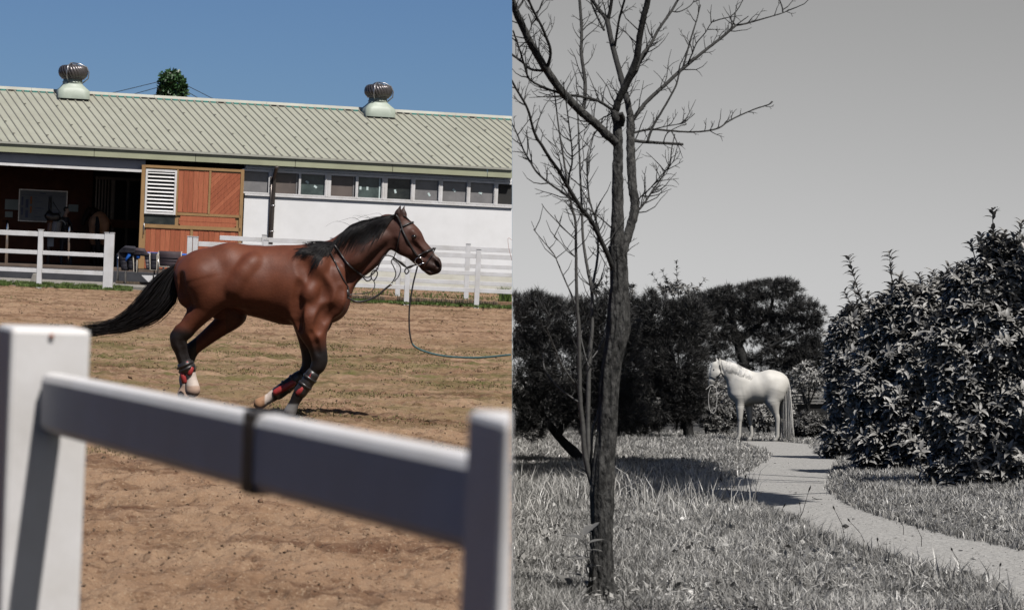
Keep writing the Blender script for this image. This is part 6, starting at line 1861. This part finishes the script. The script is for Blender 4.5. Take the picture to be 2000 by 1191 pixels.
shrub('laurel_shrub', 1800, 39.0, 'glossy leaved shrub in the middle of the big dark hedge',
      [(1765, 600, 56, 52), (1725, 640, 46, 60), (1790, 908, 100, 30), (1730, 890, 70, 28), (1830, 585, 60, 46), (1800, 610, 70, 50), (1875, 600, 40, 70), (1700, 760, 50, 80), (1700, 850, 50, 40), (1870, 860, 60, 60), (1790, 690, 90, 76), (1760, 770, 76, 70), (1840, 760, 80, 80), (1790, 850, 84, 52), (1740, 660, 40, 50), (1730, 820, 46, 50), (1845, 560, 30, 24)], 2300, 10, 0.152, M['leaf'], 240,
      shoots=[(1750, 580, 1737, 493), (1800, 570, 1795, 535), (1770, 575, 1760, 540), (1850, 560, 1852, 520), (1830, 560, 1822, 530)])
shrub('laurel_shrub', 1945, 33.6, 'tallest glossy leaved shrub reaching up at the right edge of the garden',
      [(1940, 560, 56, 66), (1885, 560, 40, 46), (1850, 680, 50, 80), (1850, 800, 50, 80), (1900, 910, 90, 40), (1960, 948, 110, 34), (1870, 938, 80, 30), (2020, 930, 60, 50), (1985, 520, 50, 66), (1900, 620, 56, 60), (1960, 660, 90, 80), (1900, 730, 76, 76), (1975, 780, 80, 90), (1900, 830, 80, 70), (1975, 880, 76, 56), (1880, 890, 60, 36), (2040, 650, 60, 150), (1945, 490, 28, 34)], 2600, 10, 0.145, M['leaf'], 260,
      shoots=[(1948, 490, 1938, 410), (1905, 545, 1897, 474), (1925, 520, 1915, 462), (1985, 480, 1996, 432), (1965, 500, 1962, 455)])
shrub('sprig_tree', 1325, 68.0, 'light leafy sapling tips standing above the dense pine', [(1325, 568, 22, 22), (1350, 572, 20, 12), (1300, 560, 12, 18)], 60, 6, 0.13, M['leaf2'], 0,
      shoots=[(1325, 585, 1321, 512), (1315, 585, 1293, 528), (1305, 590, 1274, 535), (1330, 585, 1352, 555), (1340, 600, 1376, 545)], stems=2, cat='sapling', shell=0.1)
shrub('sprig_tree', 1160, 66.0, 'light leafy sapling tips showing behind the bare tree trunk', [(1165, 560, 16, 16), (1232, 565, 10, 14)], 24, 6, 0.13, M['leaf2'], 0,
      shoots=[(1165, 590, 1152, 530), (1180, 590, 1186, 528), (1225, 600, 1234, 560)], stems=2, cat='sapling', shell=0.1)
shrub('low_shrub', 1400, 63.0, 'small leaved shrub under the hanging rope of the white horse', [(1400, 815, 44, 34), (1380, 800, 24, 40), (1425, 800, 26, 30)], 420, 7, 0.10, M['leaf2'], 0, stems=6)
shrub('low_shrub', 1485, 66.0, 'dark low shrub seen between the legs of the white horse', [(1480, 805, 46, 34), (1520, 800, 34, 32), (1450, 800, 30, 30)], 480, 7, 0.10, M['leaf'], 0, stems=5)
shrub('round_shrub', 1590, 60.5, 'clipped rounded shrub behind the tail of the white horse', [(1580, 828, 36, 26), (1615, 836, 32, 20), (1560, 832, 22, 22)], 620, 7, 0.085, M['leaf2'], 0, stems=5)
shrub('tall_shrub', 1578, 70.0, 'thin dark shrub in front of the grey railing', [(1580, 732, 40, 30), (1562, 745, 24, 26), (1600, 742, 30, 24)], 170, 6, 0.12, M['leaf'], 0, stems=5)
shrub('far_hedge', 1480, 86.0, 'dark unbroken hedge closing the far end of the garden', [(1340, 770, 80, 60), (1440, 778, 75, 52), (1520, 785, 75, 48), (1620, 775, 60, 50), (1260, 770, 80, 60), (1150, 770, 90, 60), (1040, 770, 80, 60), (1700, 740, 80, 80)], 2600, 7, 0.17, M['leaf'], 0, stems=8, cat='hedge', shell=0.3)

# grey railing with dark panels behind the horse
DR = 76.0
rl = root('garden_railing', RP(np.array(1590.0), np.array(DR)), 'grey rail fence with dark lower panels at the far end of the path', 'railing')
for y_ in (768, 774, 781, 786.5):
    mb = MB(); mb.box((P(1530, y_, DR) + P(1640, y_, DR)) / 2, (R_, F_, U_), (110 * DR / FPX / 2, 0.03, 0.022)); obj('rail', mb, M['railgray'], rl)
for x_ in (1535, 1578, 1617):
    mb = MB(); mb.box((P(x_, 760, DR + 0.06) + P(x_, 838, DR + 0.06)) / 2, (R_, F_, U_), (0.028, 0.028, 78 * DR / FPX / 2)); obj('rail_post', mb, M['railgray'], rl)
for a, b in ((1536.5, 1576.5), (1579.5, 1615.5), (1618.5, 1640)):
    mb = MB(); mb.box((P(a, 813, DR + 0.06) + P(b, 813, DR + 0.06)) / 2, (R_, F_, U_), ((b - a) * DR / FPX / 2, 0.012, 24 * DR / FPX)); obj('panel', mb, M['panelgray'], rl)

# ----------------------------------------------------------------- the white horse
FW = Frame((GR(1460, 862) - CAM).dot(F_))
Bw = Body((1378, -33, -869), (1550, 33, -694), 0.52)
k1 = 7
Bw.add((1451, 760, 0), (1482, 758.5, 0), 29.5, 28.5, 0.8, k1).add((1482, 758.5, 0), (1505, 751, 0), 28.5, 27.5, 0.88, k1).add((1503, 751, 0), (1517, 751, 0), 27.5, 25, 0.95, k1)
Bw.add((1457, 737, 0), (1470, 742, 0), 16, 14, 0.6, k1).add((1450, 766, 0), (1440, 768, 0), 25, 15, 0.85, k1)
for sd_ in (-1, 1):
    Bw.add((1518, 756, 10 * sd_), (1518, 772, 11 * sd_), 13.5, 12, 0.9, 6).add((1448, 745, 13 * sd_), (1438, 768, 13 * sd_), 13, 11, 0.65, 7)
    Bw.add((1498, 738, 13 * sd_), (1500, 742, 16 * sd_), 8, 6, 0.9, 7).cut((1447, 770, 28 * sd_), (1450, 790, 26 * sd_), 1, 2.5, 1, 8)
Bw.add((1447, 748, 0), (1427, 726, 0), 25, 16.5, 0.55, 8).add((1427, 726, 0), (1410, 714, 0), 16.5, 11.5, 0.55, 6)
Bw.add((1399, 716, 0), (1398, 728, 0), 10.5, 11.5, 0.62, 3).add((1398, 728, 0), (1391, 745, 0), 11, 7.4, 0.62, 3).add((1391, 745, 0), (1389, 750, 0), 7.2, 6, 0.75, 3)
for sd_ in (-1, 1):
    Bw.add((1404, 731, 5 * sd_), (1402, 735, 5 * sd_), 7.5, 6, 0.45, 3).cut((1386.5, 748, 5 * sd_), (1386, 750, 4.5 * sd_), 1.6, 1.4, 1, 1)
    Bw.add((1405 - 3 * (sd_ > 0), 708, 3.5 * sd_), (1405.5 - 6 * (sd_ > 0), 699.5, 4.5 * sd_), 3.6, 1.1, 0.7, 2)
def leg(pts, w_=1.0):
    Bw.chain(pts[:3], 7, w_); Bw.chain(pts[1:], 3.0, w_)
leg([(1444, 772, -10, 13), (1444, 796, -12, 7), (1444, 816, -12, 4.58), (1443.5, 832, -12, 3.61), (1443, 847, -12, 3.61), (1442.5, 851, -12, 3.87), (1440.5, 857, -12, 3.43)]); Bw.add((1440, 857.5, -12), (1438.8, 862, -12), 4.2, 5.4, 1, 1)
leg([(1460, 778, 12, 11), (1464, 797, 12, 6.8), (1466, 816, 12, 4.58), (1468, 832, 12, 3.61), (1469, 846, 12, 3.61), (1468.5, 851, 12, 3.87), (1466, 857, 12, 3.43)]); Bw.add((1465.5, 857.5, 12), (1464, 862, 12), 4.2, 5.4, 1, 1)
leg([(1513, 762, -10, 18), (1508, 784, -12, 13.5), (1512, 802, -13, 7.22), (1516.5, 816, -13, 5.54), (1517, 832, -13, 4.22), (1517, 847, -13, 4.05), (1516.5, 852, -13, 4.22), (1513.5, 858, -13, 3.70)]); Bw.add((1513, 859, -13), (1511, 864, -13), 4.6, 5.8, 1, 1)
leg([(1516, 765, 10, 17), (1519, 790, 12, 10.5), (1523, 812, 12, 5.28), (1524, 830, 12, 4.05), (1523, 847, 12, 3.87), (1522, 852, 12, 4.05), (1519.5, 857, 12, 3.52)]); Bw.add((1519, 857.5, 12), (1517.5, 862, 12), 4.2, 5.4, 1, 1)
Bw.relief([(1400, 738), (1405, 743), (1412, 736)], 3, 0.9, 3)
wv, wf = Bw.surface(); wv = relax(wv, wf, 14, 0.5)
wskin = Skin(wv, wf)
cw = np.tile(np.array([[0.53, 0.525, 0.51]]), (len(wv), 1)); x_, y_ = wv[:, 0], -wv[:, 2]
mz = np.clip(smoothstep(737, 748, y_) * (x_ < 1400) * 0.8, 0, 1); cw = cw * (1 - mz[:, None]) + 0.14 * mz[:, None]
lg = smoothstep(780, 840, y_) * 0.5; cw = cw * (1 - lg[:, None]) + 0.32 * lg[:, None]  # legs painted greyer towards the hooves, in place of shade low on the horse
hf_ = smoothstep(856.5, 858.5, y_) * 0.9; cw = cw * (1 - hf_[:, None]) + 0.10 * hf_[:, None]
wh = root('white_horse', GR(1478, 862), 'white horse standing side on at the end of the garden path', 'horse')
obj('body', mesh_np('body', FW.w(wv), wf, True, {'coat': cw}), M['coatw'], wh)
for sd_ in (-1, 1):
    l = wskin.lat(1393.5, 721.5, 6.0 * sd_, sd_)
    mb = MB(); mb.tube([FW.p(1392.2, 721.2, l + 0.3 * -sd_), FW.p(1393.5, 721.5, l + 0.1 * sd_), FW.p(1395.2, 722, l + 0.3 * -sd_)], [0.6 * FW.s, 1.5 * FW.s, 0.6 * FW.s], 8); obj('eye', mb, M['eye'], wh)
paths = []
for i in range(900):
    a = random.uniform(-1, 1); bq = random.gauss(0, 3)
    en = random.uniform(840, 858)
    paths.append(catmull([(1528 + random.gauss(0, 2), bq * 0.3 - 1, -(735 + random.uniform(-1, 2))), (1535 + a * 5, bq - 2, -746), (1536.5 + a * 7.5, bq - 3, -772), (1537.5 + a * 9.5, bq - 3, -805), (1538.5 + a * 10.5, bq - 3, -832), (1539 + a * (10.5 + random.gauss(0, 1.5)), bq - 2, -en)], 12))
hair('tail', paths, 0.62, M['hairw'], wh, FW)
wc = np.array([(1409, 704), (1420, 705), (1431, 708), (1441, 712), (1450, 717), (1459, 721), (1466, 725)], float)
paths = []
for i in range(620):
    t = random.random(); c0 = catmull(wc, 60)[int(t * 59)]; ln = random.uniform(7, 26) * (1 - 0.35 * t) * min(1, 0.5 + t * 6)
    pp_ = []
    for q in np.linspace(0, 1, 5):
        xx_ = c0[0] + (2 + 3 * t) * q * random.uniform(0.6, 1.3) - 4 * q * q * (t > 0.5); yy_ = c0[1] + ln * q
        pp_.append((xx_, wskin.lat(xx_, yy_ + 0.6, -3) - 0.55, -yy_))
    paths.append(catmull(pp_, 7))
hair('mane', paths, 0.8, M['hairw'], wh, FW)
ha = root('halter', FW.p(1400, 735, -8), 'dark halter on the lowered head of the white horse', 'halter')
def wstrap(nm, pts, r, parent, mt='leather'):
    c = catmull(np.array(pts, float), 4 * len(pts)); mb = MB(); mb.tube([FW.p(x_, y_, wskin.lat(x_, y_, -5) - 0.8) for x_, y_ in c], r * FW.s, 6); obj(nm, mb, M[mt], parent)
wstrap('cheek_strap', [(1405, 712), (1406.5, 720), (1407.5, 727), (1402, 734), (1398.5, 739)], 0.95, ha)
wstrap('noseband', [(1386, 735.5), (1392, 737), (1398.5, 740), (1405, 745)], 0.95, ha)
wstrap('jaw_strap', [(1398.5, 740), (1404, 744), (1408.5, 739), (1413, 735)], 0.9, ha)
wstrap('throat_strap', [(1407.5, 727), (1411, 731), (1413, 735)], 0.8, ha)
mb = MB(); mb.tube([FW.p(1398.5 + 1.4 * math.cos(q), 740 + 1.4 * math.sin(q), wskin.lat(1398.5, 740, -6) - 1.2) for q in np.linspace(0, 6.283, 11)], 0.4 * FW.s, 5, caps=False); obj('halter_ring', mb, M['chrome'], ha)
lr = root('lead_rope', FW.p(1396, 756, -4), 'pale lead rope looped below the white horse chin', 'lead rope')
def wloose(nm, pts, r, mt='hairw'):
    c = catmull(np.array(pts, float), 6 * len(pts)); mb = MB(); mb.tube([FW.p(a, b, l) for a, b, l in c], r * FW.s, 6); obj(nm, mb, M[mt], lr)
wloose('rope_end', [(1405, 745, -6), (1402, 751, -6), (1398, 757, -6), (1392, 752, -6), (1386, 753, -6), (1382, 757, -6), (1378, 760, -6)], 0.65)
wloose('rope_loop', [(1398, 757, -6), (1399.5, 770, -6), (1399.5, 785, -6), (1397, 800, -6), (1392, 806, -6), (1386, 800, -6), (1383.5, 785, -6), (1384, 768, -6), (1388, 756, -6)], 0.55)

# unseen leafy tree right of the hedge, added so its boughs shade the path
p1 = GR(1378, 972); p2 = GR(1240, 914); p3 = GR(1290, 936); p4 = GR(1120, 925)
S3 = np.array(SUND)
ot_b = RP(np.array(2560.0), np.array(31.0)); ot = root('added_shade_tree', ot_b, 'unseen leafy tree added right of the tallest laurel shrub to shade the path', 'tree')
cr = [(p1 + 9.4 * S3, (1.1, 2.2, 0.7)), (p3 + 10.2 * S3, (1.2, 3.2, 0.8)), (p2 + 11.0 * S3, (1.3, 3.6, 0.8)), (p4 + 11.2 * S3, (1.4, 3.4, 0.7))]
top_ = np.array([ot_b[0] - 0.4, ot_b[1] - 1.0, 6.8])
mb = MB(); mb.tube([ot_b - ZZ * 0.1, (ot_b + top_) / 2 + np.array([0.2, 0, 0]), top_], [0.22, 0.17, 0.12], 10); obj('trunk', mb, M['pinebark'], ot)
for c0, rd3 in cr:
    mb = MB(); mb.tube([top_ - ZZ * 0.4, (top_ + c0) / 2 + ZZ * 0.4, c0], [0.09, 0.06, 0.02], 7); obj('limb', mb, M['pinebark'], ot)
    m = 4200; q = RNG.normal(size=(m, 3)); q /= np.linalg.norm(q, axis=1)[:, None]; q *= RNG.random((m, 1)) ** 0.4
    scatter_mesh('foliage', LEAF_V, LEAF_F, c0 + q * np.array(rd3), rand_rot(m), RNG.uniform(0.16, 0.3, m), M['leaf'], ot)

# small things lying on the path
for (x_, y_, nm, lab, cat) in ((1586, 974, 'fallen_leaf', 'dark curled fallen leaf lying in the middle of the path', 'leaf'), (1651, 1031, 'small_stone', 'small dark stone lying on the near path', 'stone'), (1638, 973, 'fallen_leaf', 'pale flat leaf at the grass edge right of the path', 'leaf')):
    c0 = GR(x_, y_, 0.01)
    if nm == 'fallen_leaf':
        mb = MB(); mb.add([c0 + 0.11 * (a * R_ + b * G_ * 1.3 + (c_ + 0.3 * abs(a - 0.5)) * ZZ) for a, b, c_ in BL_V], BL_F, True); o = obj(nm, mb, M['twig'] if 'dark' in lab else M['leaf3'])
    else:
        mb = MB(); mb.add([c0 + np.array([a * 0.05, b * 0.04, (c_ + 0.5) * 0.04]) for a, b, c_ in OCT_V], [tuple(f) for f in OCT_F]); o = obj(nm, mb, M['twig'], bevel=0.008)
    tag(o, lab, cat)

for o in bpy.data.objects:
    if '_w' in o: del o['_w']
